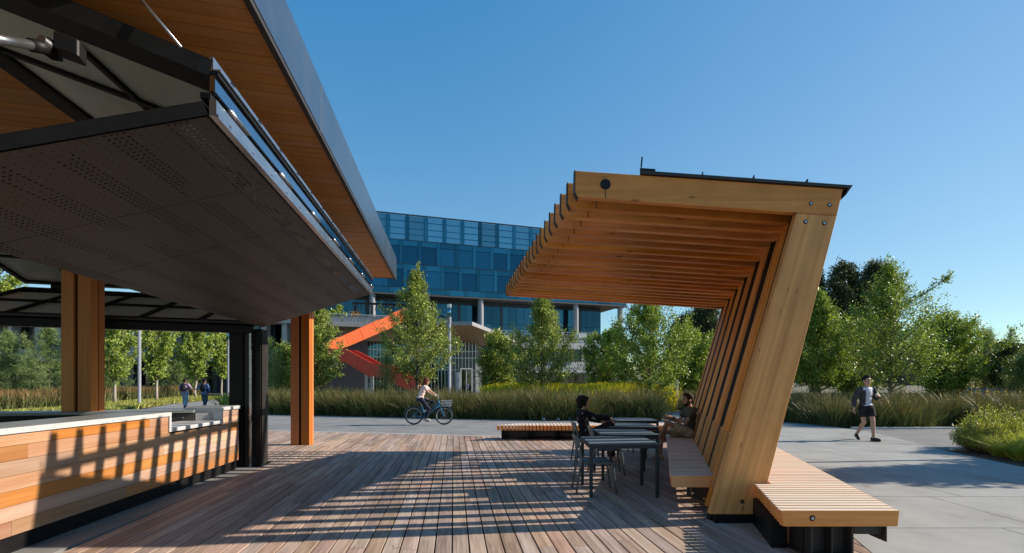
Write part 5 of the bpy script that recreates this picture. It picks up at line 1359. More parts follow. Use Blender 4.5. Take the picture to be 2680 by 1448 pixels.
def chair(x, y, rz, label):
    """stackable metal chair facing local +x; origin below the middle of the seat"""
    c = thing('metal_chair', label, 'chair', (x, y, 0), rz, 'grey metal cafe chairs')
    m = M['chair']
    mb = MB()                                                                    # curved sheet seat
    nu, nv = 8, 6; pts = []
    for i in range(nu + 1):
        u = i / nu; xx = -0.215 + 0.43 * u
        z = 0.452 - 0.018 * math.sin(math.pi * u) + (0.012 if u < .05 else 0) - (0.02 * max(0, (u - .85) / .15) ** 2)
        for j in range(nv + 1):
            v = j / nv * 2 - 1; pts.append((xx, v * (0.215 - 0.012 * u), z + 0.012 * abs(v) ** 3))
    fs = [(i * (nv + 1) + j, (i + 1) * (nv + 1) + j, (i + 1) * (nv + 1) + j + 1, i * (nv + 1) + j + 1) for i in range(nu) for j in range(nv)]
    o = mb.add(pts, fs).build('seat', m, c, world=False, smooth=True); sm = o.modifiers.new('solid', 'SOLIDIFY'); sm.thickness = .014; bevel(o, .003)
    mb = MB(); pts = []                                                          # broad back panel
    for i in range(7):
        z = 0.635 + 0.175 * i / 6
        for j in range(9):
            v = j / 8 * 2 - 1; pts.append((-0.262 - 0.055 * i / 6 + 0.03 * v * v, v * 0.212, z))
    fs = [(i * 9 + j, i * 9 + j + 1, (i + 1) * 9 + j + 1, (i + 1) * 9 + j) for i in range(6) for j in range(8)]
    o = mb.add(pts, fs).build('backrest', m, c, world=False, smooth=True); sm = o.modifiers.new('solid', 'SOLIDIFY'); sm.thickness = .014; bevel(o, .003)
    for s in (-1, 1):
        mb = MB(); mb.tube([(-.305, s * .195, 0.0), (-.24, s * .205, .40), (-.228, s * .207, .47), (-.25, s * .208, .66), (-.285, s * .206, .79)], [.0125, .016, .017, .015, .012], 8); mb.build('leg', m, c, world=False, smooth=True)
        mb = MB(); mb.tube([(.262, s * .205, 0.0), (.215, s * .205, .38), (.18, s * .203, .432), (-.20, s * .20, .435)], [.0125, .017, .016, .014], 8); mb.build('leg', m, c, world=False, smooth=True)
    return c
chair(1.20, 7.06, 0.02, 'empty grey metal chair tucked under the table nearest the bench end')
chair(1.63, 8.40, -0.03, 'empty grey metal chair at the second table, between tucked chair and man in black')
chair(1.48, 9.52, 0.05, 'grey metal chair under the man in black')
chair(2.42, 11.02, 0.04, 'empty grey metal chair at the farthest table, beyond the man in black')
# ================================================================== people
def skin_mat(name, c):
    t = NT(name); t.p(base=c, rough=0.5, spec=0.35)
    t.b.inputs['Subsurface Weight'].default_value = 0.08
    tc = t.n('TexCoord'); no = t.n('TexNoise', i_Scale=14.0, i_Detail=4.0); t.l(tc.outputs['Object'], no.inputs['Vector'])
    t.l(t.ramp(no.outputs['Fac'], [(.3, tuple(x * .85 for x in c)), (.7, tuple(min(1, x * 1.08) for x in c))]), t.b.inputs['Base Color']); return t.m
def cloth_mat(name, c, c2=None, scale=9.0, lo=.46, hi=.54):
    t = NT(name); t.p(rough=0.85, spec=0.2)
    tc = t.n('TexCoord'); no = t.n('TexNoise', i_Scale=scale, i_Detail=4.0, i_Distortion=.5); t.l(tc.outputs['Object'], no.inputs['Vector'])
    t.l(t.ramp(no.outputs['Fac'], [(lo, c if c2 else tuple(x * .85 for x in c)), (hi, c2 if c2 else tuple(x * 1.1 for x in c))]), t.b.inputs['Base Color'])
    wv = t.n('TexNoise', i_Scale=7.0, i_Detail=3.0, i_Distortion=1.5); t.l(tc.outputs['Object'], wv.inputs['Vector']); t.bump(wv.outputs['Fac'], .6, .03)
    return t.m
M['skin1'] = skin_mat('skin_light', (0.50, 0.30, 0.20)); M['skin2'] = skin_mat('skin_tan', (0.40, 0.225, 0.145)); M['skin3'] = skin_mat('skin_brown', (0.22, 0.12, 0.075))
M['hairblack'] = cloth_mat('black_hair', (.008, .007, .007), (.022, .018, .016), 40); M['hairbrown'] = cloth_mat('brown_hair', (.025, .014, .009), (.06, .035, .02), 40); M['hairred'] = cloth_mat('red_brown_hair', (.09, .022, .014), (.17, .05, .03), 40)
M['eye'] = plain('dark_eye', (.015, .011, .009), .3)

V3 = lambda *a: Vector(a)
def basis(fwd, up):
    up = Vector(up).normalized(); f = Vector(fwd); f = (f - up * f.dot(up)).normalized(); l = up.cross(f)
    return Matrix((f, l, up)).transposed()                                     # columns: forward, left, up
class Fig:
    def __init__(s): s.mb = MB()
    def ell(s, c, rf, rl, ru, B=None, nu=16, nv=10): s.mb.ell(c, rf, rl, ru, B, nu, nv); return s
    def hell(s, c, rf, rl, ru, *a): return s.ell(c, rf * 1.09, rl * 1.09, ru * 1.09, *a)
    def limb(s, pts, rs, ends=(True, True), n=14):
        pts = [Vector(p) for p in pts]; s.mb.tube(pts, list(rs), n)
        for i in range(1, len(pts) - 1): s.mb.ell(pts[i], rs[i], rs[i], rs[i], None, 12, 8)
        if ends[0]: s.mb.ell(pts[0], rs[0], rs[0], rs[0], None, 12, 8)
        if ends[1]: s.mb.ell(pts[-1], rs[-1], rs[-1], rs[-1], None, 12, 8)
        return s
    def done(s, name, mat, parent, vox=0.010, smooth=3):
        me = s.mb.mesh(name + '_tmp', mat); o = bpy.data.objects.new(name, me); col.objects.link(o)
        r = o.modifiers.new('r', 'REMESH'); r.mode = 'VOXEL'; r.voxel_size = vox; r.use_smooth_shade = True
        if smooth: c = o.modifiers.new('s', 'SMOOTH'); c.iterations = smooth; c.factor = .5
        dg = bpy.context.evaluated_depsgraph_get(); m2 = bpy.data.meshes.new_from_object(o.evaluated_get(dg)); m2.name = name
        o.modifiers.clear(); o.data = m2; m2.materials.clear(); m2.materials.append(mat)
        if parent is not None: o.parent = parent
        return o
def hand(f, wr, dirv, palm_n, s=1.0, curl=0.5, thumb=1):
    """palm, four unequal bent fingers and a thumb"""
    d = Vector(dirv).normalized(); n = Vector(palm_n); n = (n - d * n.dot(d)).normalized(); side = d.cross(n)
    B = Matrix((d, side, n)).transposed(); wr = Vector(wr)
    f.ell(wr + d * .045 * s, .052 * s, .040 * s, .017 * s, B)
    for i, (off, L) in enumerate(((-.030, .070), (-.010, .080), (.011, .075), (.030, .058))):
        p0 = wr + d * .080 * s + side * off * s; L *= s
        d1 = (d + n * curl * .5).normalized(); d2 = (d * (1 - .5 * curl) + n * curl * 1.2).normalized(); d3 = (d * (.7 - .9 * curl) + n * curl * 1.5).normalized()
        p1 = p0 + d1 * L * .45; p2 = p1 + d2 * L * .32; p3 = p2 + d3 * L * .25
        f.limb([p0, p1, p2, p3], [.0098 * s, .0092 * s, .0086 * s, .0078 * s], n=8)
    ts = -side * thumb; p0 = wr + d * .025 * s + ts * .026 * s
    p1 = p0 + (d * .6 + ts * .8 + n * .3).normalized() * .036 * s; p2 = p1 + (d * .9 + ts * .2 + n * .4).normalized() * .030 * s
    f.limb([p0, p1, p2], [.0125 * s, .011 * s, .009 * s], n=8)
def person(name, label, loc, rz, J, skin, hair, clothes, hairstyle='short', beard=False, glasses=False, vox=.0095, group=None, sc_=1.0):
    """J holds joint positions in metres, facing +x with the left side at +y"""
    root = thing(name, label, 'person', loc, rz, group); root.scale = (sc_,) * 3
    g = lambda k: Vector(J[k])
    up = (g('neck') - g('pelvis')).normalized(); sh = (g('sh_l') - g('sh_r')).normalized(); hp = (g('hip_l') - g('hip_r')).normalized()
    fwd = sh.cross(up).normalized(); B = basis(fwd, up); Bp = basis(hp.cross(Vector((0, 0, 1))), up * .6 + Vector((0, 0, .4)))
    w_ = J.get('width', 1.0)
    def torso(f, e=0.0, lower=True, k=1.0):
        ch = g('pelvis').lerp(g('neck'), .68); wa = g('pelvis').lerp(g('neck'), .36); ub = g('pelvis').lerp(g('neck'), .86)
        f.ell(ch, .108 * w_ + e, .150 * w_ + e, .165 + e, B); f.ell(ub, .085 * w_ + e, .150 * w_ + e, .085 + e, B)
        f.ell(wa, .100 * w_ + e, .130 * w_ + e, .160 + e, B)
        if lower: f.ell(g('pelvis'), .115 * w_ + e, .155 * w_ + e, .120 + e, Bp)
        for s in ('l', 'r'): f.limb([ub - B @ V3(0, 0, .02), g('sh_' + s)], [.075 + e, .056 + e])
    hc = g('head'); HB = basis(J.get('look', fwd), J.get('hup', (0, 0, 1)))
    H = lambda x, y, z: hc + HB @ V3(x * 1.09, y * 1.09, z * 1.09)
    b = Fig(); torso(b)
    b.limb([g('neck') - up * .05, hc + HB @ V3(-.015, 0, -.07)], [.056, .052])
    b.hell(H(-.008, 0, .022), .096, .075, .098, HB); b.hell(H(.018, 0, -.045), .070, .058, .070, HB); b.hell(H(.045, 0, -.085), .032, .035, .028, HB)
    b.mb.tube([H(.088, 0, .025), H(.108, 0, -.018), H(.082, 0, -.028)], [.008, .016, .010], 8)
    for s in (-1, 1): b.hell(H(-.008, s * .076, -.008), .020, .010, .032, HB, 10, 8)
    for s in (-1, 1): b.hell(H(.072, s * .030, .040), .020, .030, .009, HB, 10, 8)
    b.hell(H(.082, 0, -.052), .014, .026, .009, HB, 10, 8)
    for s in ('l', 'r'):
        b.limb([g('sh_' + s), g('el_' + s), g('wr_' + s)], [.046, .038, .026])
        q = g('el_' + s).lerp(g('wr_' + s), .3); b.ell(q, .041, .041, .041)
        dv = J.get('hd_' + s, (g('wr_' + s) - g('el_' + s))); hand(b, g('wr_' + s), dv, J.get('pn_' + s, (0, -1 if s == 'l' else 1, 0)), 1.0, J.get('curl_' + s, .5), 1 if s == 'l' else -1)
        b.limb([g('hip_' + s), g('kn_' + s), g('an_' + s)], [.083, .054, .038])
        cal = g('kn_' + s).lerp(g('an_' + s), .28); kd = (g('an_' + s) - g('kn_' + s)).normalized(); bk = Vector(J.get('toe_' + s)) - g('an_' + s); bk = (bk - kd * bk.dot(kd)); bk = bk.normalized() if bk.length > 1e-4 else fwd
        b.ell(cal - bk * .016, .055, .053, .095, basis(bk, kd)); b.limb([g('hip_' + s), g('hip_' + s).lerp(g('kn_' + s), .5)], [.084, .076])
        td = (Vector(J['toe_' + s]) - g('an_' + s)); b.limb([g('an_' + s), g('an_' + s) + td * .85], [.036, .026])
    b.done('body', skin, root, vox)
    # face details
    f = MB()
    for s in (-1, 1): f.ell(H(.083, s * .031, .020), .0075, .013, .0065, HB, 8, 6); f.tube([H(.085, s * .014, .043), H(.088, s * .032, .048), H(.078, s * .050, .040)], .0042, 6)
    f.build('eyes', M['eye'], root, world=False, smooth=True)
    f = MB(); f.tube([H(.086, -.022, -.056), H(.096, 0, -.054), H(.086, .022, -.056)], .0042, 6); f.build('mouth', skin_mat('lips_' + name, (.30, .12, .10)) if 'lips' not in M else M['lips'], root, world=False, smooth=True)
    hf = Fig()
    if hairstyle == 'short':
        hf.hell(H(-.022, 0, .055), .092, .083, .082, HB); hf.hell(H(.030, 0, .098), .058, .062, .030, HB); hf.hell(H(-.060, 0, .010), .046, .072, .075, HB)
        for s in (-1, 1): hf.hell(H(.005, s * .066, .035), .036, .014, .036, HB)
        for i in range(14): 
            a = i * 2.4; hf.hell(H(.01 + .06 * math.cos(a) * (i / 14) - .01, .06 * math.sin(a) * (i / 14), .128), .022, .020, .018, HB, 8, 6)
    elif hairstyle == 'mop':
        hf.hell(H(-.022, 0, .045), .106, .094, .092, HB); hf.hell(H(-.055, 0, -.035), .062, .082, .085, HB); hf.hell(H(.062, 0, .080), .040, .068, .030, HB)
        for s in (-1, 1): hf.hell(H(.015, s * .078, .000), .040, .018, .070, HB)
    elif hairstyle == 'long':
        hf.hell(H(-.020, 0, .045), .104, .092, .088, HB); hf.hell(H(-.075, 0, -.06), .060, .082, .120, HB); hf.hell(H(-.12, 0, -.13), .050, .060, .080, HB)
        for s in (-1, 1): hf.hell(H(-.005, s * .078, -.03), .045, .020, .095, HB)
        for i in range(7): hf.limb([H(-.07, -.05 + i * .017, -.10), H(-.15 - .02 * (i % 3), -.06 + i * .02, -.20 - .01 * (i % 2))], [.02, .008])
    hf.done('hair', hair, root, .009, 2)
    if beard:
        bf_ = Fig(); bf_.hell(H(.030, 0, -.080), .058, .056, .042, HB); 
        for s in (-1, 1): bf_.hell(H(.012, s * .060, -.045), .032, .012, .045, HB)
        bf_.done('beard', hair, root, .008, 1)
    if glasses:
        mb = MB()
        for s in (-1, 1):
            mb.obox(H(.092, s * .032, .020), HB @ V3(0, 1, 0), HB @ V3(1, 0, 0), HB @ V3(0, 0, 1), .026, .003, .019); mb.tube([H(.090, s * .056, .025), H(-.01, s * .080, .022)], .003, 5)
        mb.build('glasses', M['eye'], root, world=False)
    for c in clothes: c(root, g, torso, B, Bp, up, fwd, H, HB)
    return root
# clothing builders
def shirt(mat, sleeve=.55, e=.014, nm='shirt', open_front=False, hem=0.0):
    def f(root, g, torso, B, Bp, up, fwd, H, HB):
        q = Fig(); torso(q, e, True); q.ell(g('pelvis') + up * (.02 + hem), .122 + e, .160 + e, .11, B)
        for s in ('l', 'r'):
            S, E_, W_ = g('sh_' + s), g('el_' + s), g('wr_' + s)
            if sleeve <= 1: q.limb([S, S.lerp(E_, sleeve)], [.056 + e, .052 + e], (True, False))
            else: q.limb([S, E_, E_.lerp(W_, sleeve - 1)], [.054 + e, .046 + e, .033 + e], (True, False))
        o = q.done(nm, mat, root, .0105, 3)
        return o
    return f
def shorts(mat, upto=.62, e=.020, nm='shorts'):
    def f(root, g, torso, B, Bp, up, fwd, H, HB):
        q = Fig(); q.ell(g('pelvis') - up * .015, .120 + e, .158 + e, .115, Bp)
        for s in ('l', 'r'): q.limb([g('hip_' + s), g('hip_' + s).lerp(g('kn_' + s), upto)], [.088 + e, .075 + e * 1.6], (True, False))
        q.done(nm, mat, root, .0105, 3)
    return f
def trousers(mat, e=.014, flare=.010, nm='trousers'):
    def f(root, g, torso, B, Bp, up, fwd, H, HB):
        q = Fig(); q.ell(g('pelvis') - up * .01, .120 + e, .158 + e, .115, Bp)
        for s in ('l', 'r'): q.limb([g('hip_' + s), g('kn_' + s), g('kn_' + s).lerp(g('an_' + s), .95)], [.088 + e, .060 + e + flare, .046 + e + flare], (True, False))
        q.done(nm, mat, root, .0105, 3)
    return f
def shoes(mat, sole):
    def f(root, g, torso, B, Bp, up, fwd, H, HB):
        for s in ('l', 'r'):
            a = g('an_' + s); t_ = Vector(root_J['toe_' + s]); d = (t_ - a); L = d.length; dn = d.normalized()
            heel = a - Vector((dn.x, dn.y, 0)) * .045
            lat = dn.cross(Vector((0, 0, 1))); lat = lat.normalized() if lat.length > .1 else Vector((0, 1, 0)); nrm = lat.cross(dn)
            q = Fig(); ax = basis(dn, nrm)
            low_h = heel - nrm * .045 * (1 if nrm.z > 0 else -1)
            q.ell(a.lerp(t_, .30) - Vector((0, 0, .012)), .095, .044, .046, ax); q.ell(a.lerp(t_, .82), .075, .047, .036, ax); q.ell(heel.lerp(a, .3) - Vector((0, 0, .02)), .050, .040, .050, ax)
            q.done('shoe', mat, root, .009, 2)
            mb = MB(); nz = nrm if nrm.z > 0 else -nrm; fh = Vector((dn.x, dn.y, 0)).normalized(); mb.bar(a - fh * .062 - nz * .066, t_ + fh * .035 - nz * .036, .082, .022); o = mb.build('sole', sole, root, world=False, bev=.008)
    return f
def custom(fn):
    return lambda root, g, torso, B, Bp, up, fwd, H, HB: fn(root, g, B, up, fwd, H, HB)
root_J = None
def make(J, *a, **k):
    global root_J; root_J = J
    return person(*a, J=J, **k)

M['whitetee'] = cloth_mat('white_cotton', (.66, .67, .72)); M['jacket'] = cloth_mat('charcoal_jacket', (.060, .055, .058)); M['blackshorts'] = cloth_mat('black_shorts', (.022, .020, .024)); M['blackshoe'] = plain('black_shoe', (.015, .015, .015), .6)
M['olive'] = cloth_mat('olive_tee', (.085, .075, .050)); M['tan'] = cloth_mat('tan_shorts', (.46, .35, .23)); M['offwhite'] = plain('off_white_shoe', (.55, .50, .43), .7)
M['blackprint'] = cloth_mat('black_jacket_with_grey_print', (.012, .012, .014), (.30, .31, .32), 8.0, .60, .63); M['blackpant'] = cloth_mat('black_trousers', (.016, .016, .018)); M['redcloth'] = cloth_mat('red_lining', (.42, .025, .03))
M['pinktee'] = cloth_mat('pale_pink_tee', (.72, .56, .53)); M['navy'] = cloth_mat('navy_jeans', (.020, .026, .042)); M['lilac'] = cloth_mat('lilac_shirt', (.36, .24, .37)); M['bluejean'] = cloth_mat('light_jeans', (.30, .36, .42)); M['blueshirt'] = cloth_mat('blue_shirt', (.13, .19, .36)); M['darkjean'] = cloth_mat('dark_jeans', (.05, .075, .12)); M['bag'] = cloth_mat('black_backpack', (.018, .018, .020))
M['lips'] = skin_mat('lips', (.34, .15, .12))

# --- the man walking towards us
J = dict(pelvis=(0, 0, .93), neck=(.02, 0, 1.44), head=(.03, -.01, 1.615), look=(1, -.12, 0),
         sh_l=(.02, .185, 1.40), sh_r=(.0, -.185, 1.40), el_l=(.03, .275, 1.14), wr_l=(.235, .175, 1.20), hd_l=(.25, -.75, .35), pn_l=(-1, -.2, -.3), curl_l=.8,
         el_r=(-.07, -.30, 1.13), wr_r=(-.01, -.375, .90), hd_r=(.12, -.1, -1), curl_r=.55, pn_r=(.3, 1, 0),
         hip_l=(.02, .095, .90), hip_r=(-.02, -.095, .90), kn_l=(.135, .07, .505), an_l=(.205, .02, .085), toe_l=(.35, .055, .055), kn_r=(.0, -.08, .485), an_r=(-.24, -.06, .165), toe_r=(-.14, -.10, .040))
wm = make(J, 'person', 'walking man in a grey open jacket, white T-shirt and black shorts on the plaza', (9.60, 13.25, 0), R(-82), skin=M['skin1'], hair=M['hairblack'], hairstyle='short',
     clothes=[shirt(M['whitetee'], .12, .002, 'shirt'), shorts(M['blackshorts'], .62, .014), shoes(M['blackshoe'], M['blackshoe'])], sc_=1.0)
def open_jacket(root, g, mat):
    """the jacket as a shell that leaves the chest open"""
    q = Fig(); 
    pel, nk = g('pelvis'), g('neck')
    for f_, rl, rf, ru in ((.66, .166, .124, .17), (.83, .158, .098, .080), (.36, .156, .120, .17), (.08, .160, .126, .12)):
        c = pel.lerp(nk, f_); 
        for s in (-1, 1): q.ell(c + V3(-.022, s * .040, 0), rf, rl - .040, ru)
    for s in ('l', 'r'):
        S, E_, W_ = g('sh_' + s), g('el_' + s), g('wr_' + s); q.limb([S - V3(0, 0, .012), E_, E_.lerp(W_, .92)], [.072, .060, .048], (True, False))
    o = q.done('jacket', mat, root, .0105, 2)
    # cut the front opening: drop faces in front of the chest between the lapels
    import bmesh
    bm = bmesh.new(); bm.from_mesh(o.data)
    dead = [f for f in bm.faces if f.calc_center_median().x > .045 and abs(f.calc_center_median()  .y + .005) < .092 + .05 * max(0, (1.05 - f.calc_center_median().z)) and f.calc_center_median().z < 1.5]
    bmesh.ops.delete(bm, geom=dead, context='FACES'); bm.to_mesh(o.data); bm.free()
    so = o.modifiers.new('solid', 'SOLIDIFY'); so.thickness = .006; so.offset = 1
open_jacket(wm, lambda k: Vector(J[k]), M['jacket'])
mb = MB(); mb.obox(Vector((.245, .085, 1.255)), (.3, -1, .5), (1, .2, .1), (0, .4, 1), .035, .005, .07); mb.build('phone', M['offwhite'], wm, world=False, bev=.004)

# --- the man in black sitting on a chair, one ankle on the other knee
J = dict(pelvis=(-.06, 0, .57), neck=(-.17, 0, 1.02), head=(-.115, 0, 1.175), look=(1, -.05, .10), width=.95,
         sh_l=(-.15, .18, .985), sh_r=(-.15, -.18, .985), el_l=(.10, .25, .84), wr_l=(.28, .12, .80), hd_l=(1, -.5, -.1), el_r=(.13, -.21, .90), wr_r=(.385, -.13, .875), hd_r=(.9, .1, -.65), pn_r=(-.6, 0, -.8), curl_r=.5, curl_l=.7,
         hip_l=(-.02, .09, .545), hip_r=(-.02, -.09, .545), kn_l=(.42, .13, .55), an_l=(.47, .12, .09), toe_l=(.63, .13, .055), kn_r=(.36, -.20, .735), an_r=(.30, .16, .66), toe_r=(.33, .30, .60))
mk = make(J, 'person', 'young man in black sitting sideways on a grey chair, legs crossed, arm on his knee', (1.50, 9.52, 0), R(2), skin=M['skin1'], hair=M['hairblack'], hairstyle='mop',
     clothes=[shirt(M['blackprint'], 1.93, .016, 'jacket'), trousers(M['blackpant'], .020, .018), shoes(M['offwhite'], M['offwhite'])])
mb = MB(); mb.obox(Vector((.40, .05, .84)), (.6, -.3, .6), (0, 1, 0), (.7, 0, -.7), .068, .036, .005); mb.build('phone', plain('blue_phone', (.05, .12, .35), .3), mk, world=False, bev=.004)
mb = MB(); mb.tube([(.22, .03, .62), (.30, .13, .64)], [.083, .066], 14); mb.build('cuff', M['redcloth'], mk, world=False, smooth=True)
mb = MB(); mb.tube([(.452, .125, .34), (.463, .123, .20)], [.079, .076], 14); mb.build('cuff', M['redcloth'], mk, world=False, smooth=True)

# --- the bearded man on the bench, facing him
J = dict(pelvis=(.02, 0, .575), neck=(-.03, 0, 1.055), head=(.035, 0, 1.205), look=(1, .03, -.03),
         sh_l=(-.02, .19, 1.015), sh_r=(-.02, -.19, 1.015), el_l=(.17, .25, .765), wr_l=(.415, .20, .865), hd_l=(1, -.1, .35), curl_l=.9, pn_l=(0, -.6, -.8), el_r=(.15, -.24, .75), wr_r=(.40, -.13, .83), hd_r=(1, .2, .2), curl_r=.8,
         hip_l=(.05, .095, .55), hip_r=(.05, -.095, .55), kn_l=(.50, .10, .765), an_l=(.62, -.06, .38), toe_l=(.745, -.10, .30), kn_r=(.52, -.09, .545), an_r=(.58, -.08, .085), toe_r=(.735, -.085, .055))
make(J, 'person', 'bearded man in an olive T-shirt and tan shorts sitting on the bench against the backrest', (3.62, 9.97, 0), R(180), skin=M['skin2'], hair=M['hairbrown'], hairstyle='short', beard=True,
     clothes=[shirt(M['olive'], .62, .016), shorts(M['tan'], .66, .022), shoes(M['offwhite'], M['offwhite']),
              custom(lambda root, g, B, up, fwd, H, HB: MB().tube([g('el_l').lerp(g('wr_l'), .86), g('el_l').lerp(g('wr_l'), .94)], [.034, .033], 12).build('watch', M['black'], root, world=False))])
# --- the cyclist and the blue bicycle
YB_ = 18.26
bx = -3.10
bike = thing('bicycle', 'blue cruiser bicycle with a white front basket ridden along the road', 'bicycle', (bx, YB_, 0))
M['bikeblue'] = plain('bicycle_blue', (.012, .16, .33), .3, .1); M['rubber'] = plain('tyre_rubber', (.025, .025, .026), .8); M['saddle'] = plain('saddle_black', (.02, .02, .02), .5)
RW = .340
RA, FA = V3(-.565, 0, RW), V3(.565, 0, RW)
for c in (RA, FA):
    n = 40; wr = MB()
    wr.tube([c + V3(math.cos(2 * math.pi * i / n) * (RW - .026), 0, math.sin(2 * math.pi * i / n) * (RW - .026)) for i in range(n + 1)], .026, 8, cap=False)
    tyre = wr.build('wheel', M['rubber'], bike, world=False, smooth=True)
    rm = MB(); rm.tube([c + V3(math.cos(2 * math.pi * i / n) * (RW - .058), 0, math.sin(2 * math.pi * i / n) * (RW - .058)) for i in range(n + 1)], .013, 6, cap=False); rm.build('rim', M['top'], tyre, world=False, smooth=True)
    sp = MB()
    for i in range(24):
        a = 2 * math.pi * i / 24; s = .022 * (1 if i % 2 else -1); sp.tube([c + V3(math.cos(a + .25 * (1 if i % 4 < 2 else -1)) * .02, s, math.sin(a + .25) * .02), c + V3(math.cos(a) * (RW - .06), 0, math.sin(a) * (RW - .06))], .0016, 3, cap=False)
    sp.build('spokes', M['silver'], tyre, world=False)
    hb = MB(); hb.tube([c - V3(0, .05, 0), c + V3(0, .05, 0)], .022, 10); hb.build('hub', M['silver'], tyre, world=False)
BBk = V3(-.10, 0, .285); ST_ = V3(-.27, 0, .70); HTt = V3(.36, 0, .93); HTb = V3(.405, 0, .72); SD = V3(-.32, 0, .90)
fm = MB()
fm.tube([BBk, BBk.lerp(HTb, .5) + V3(0, 0, .035), HTb + V3(0, 0, .02)], .024, 10); fm.tube([BBk + V3(-.04, 0, .14), BBk.lerp(HTb, .5) + V3(-.03, 0, .125), HTt.lerp(HTb, .35)], .018, 10)
fm.tube([BBk, ST_], .018, 10); fm.tube([HTb, HTt], .024, 10)
for s in (-1, 1): fm.tube([BBk + V3(0, s * .03, 0), RA + V3(0, s * .06, 0)], .010, 8); fm.tube([ST_ - V3(0, 0, .04), RA + V3(0, s * .06, 0)], .009, 8)
fm.build('frame', M['bikeblue'], bike, world=False, smooth=True)
mb = MB()
for s in (-1, 1): mb.tube([HTb - V3(-.008, 0, .03), HTb + V3(.03, s * .055, -.09), FA + V3(0, s * .058, 0)], .012, 8)
mb.build('fork', M['bikeblue'], bike, world=False, smooth=True)
for c, a0, a1 in ((RA, 5, 200), (FA, 40, 175)):
    mb = MB(); pts = [c + V3(math.cos(R(a)) * (RW + .022), 0, math.sin(R(a)) * (RW + .022)) for a in range(a0, a1, 8)]
    for p, q in zip(pts, pts[1:]): mb.bar(p, q, .05, .005, up=(p - c))
    mb.build('mudguard', M['bikeblue'], bike, world=False)
mb = MB(); mb.tube([HTt, HTt + V3(-.03, 0, .13)], .013, 8)
for s in (-1, 1): mb.tube([HTt + V3(-.03, 0, .13), HTt + V3(-.02, s * .14, .19), HTt + V3(-.10, s * .28, .185), HTt + V3(-.20, s * .31, .17)], .011, 8)
mb.build('handlebar', M['silver'], bike, world=False, smooth=True)
for s in (-1, 1): mb = MB(); mb.tube([HTt + V3(-.12, s * .288, .183), HTt + V3(-.23, s * .318, .166)], .016, 8); mb.build('grip', M['top'], bike, world=False, smooth=True)
mb = MB(); mb.tube([ST_ - V3(0, 0, .02), SD - V3(0, 0, .05)], .013, 8); mb.build('seat_post', M['silver'], bike, world=False)
f = Fig(); f.ell(SD + V3(-.07, 0, 0), .105, .095, .04); f.ell(SD + V3(.07, 0, .0), .10, .035, .03); f.done('saddle', M['saddle'], bike, .009, 2)
# front basket: rim, bars and a white panel
mb = MB(); x0, x1, y0, y1, zb_, zt_ = .47, .84, -.19, .19, .70, .90
def loop(z, e): 
    pts = [V3(x0 - e, y0 - e, z), V3(x1 + e, y0 - e, z + .015), V3(x1 + e, y1 + e, z + .015), V3(x0 - e, y1 + e, z), V3(x0 - e, y0 - e, z)]
    for p, q in zip(pts, pts[1:]): mb.tube([p, q], .006, 6)
loop(zb_, -.03); loop((zb_ + zt_) / 2, -.01); loop(zt_, 0)
for i in range(11):
    x = x0 + (x1 - x0) * i / 10
    for y, e in ((y0, .03), (y1, -.03)): mb.tube([V3(x, y + e, zb_), V3(x, y, zt_)], .0035, 4)
    if i < 9: mb.tube([V3(x0 + .03, y0 + .03 + (y1 - y0 - .06) * i / 8, zb_), V3(x1 - .03, y0 + .03 + (y1 - y0 - .06) * i / 8, zb_)], .0035, 4)
mb.build('basket', M['top'], bike, world=False)
mb = MB(); mb.box(x0 + .16, x1 - .01, y0 - .012, y0 - .006, zb_ + .07, zt_ - .02); mb.build('basket_plate', M['top'], bike, world=False)
mb = MB(); mb.tube([FA.lerp(HTb, .15) + V3(.02, 0, 0), V3(.62, 0, .70)], .008, 6); mb.tube([HTt - V3(0, 0, .05), V3(.48, 0, .76)], .01, 6); mb.build('basket_stay', M['silver'], bike, world=False)
mb = MB(); mb.tube([BBk - V3(0, .04, 0), BBk - V3(0, .05, 0)], .085, 20); mb.build('chain_guard', M['bikeblue'], bike, world=False)
for s, a in ((-1, -70), (1, 110)):
    mb = MB(); e = BBk + V3(math.cos(R(a)) * .165, s * .075, math.sin(R(a)) * .165); mb.tube([BBk + V3(0, s * .065, 0), e], .010, 6); mb.build('crank', M['silver'], bike, world=False)
    mb = MB(); mb.box(e.x - .045, e.x + .045, e.y + s * .0 - .045 + s * .05, e.y + .045 + s * .05, e.z - .012, e.z + .012); mb.build('pedal', M['black'], bike, world=False)
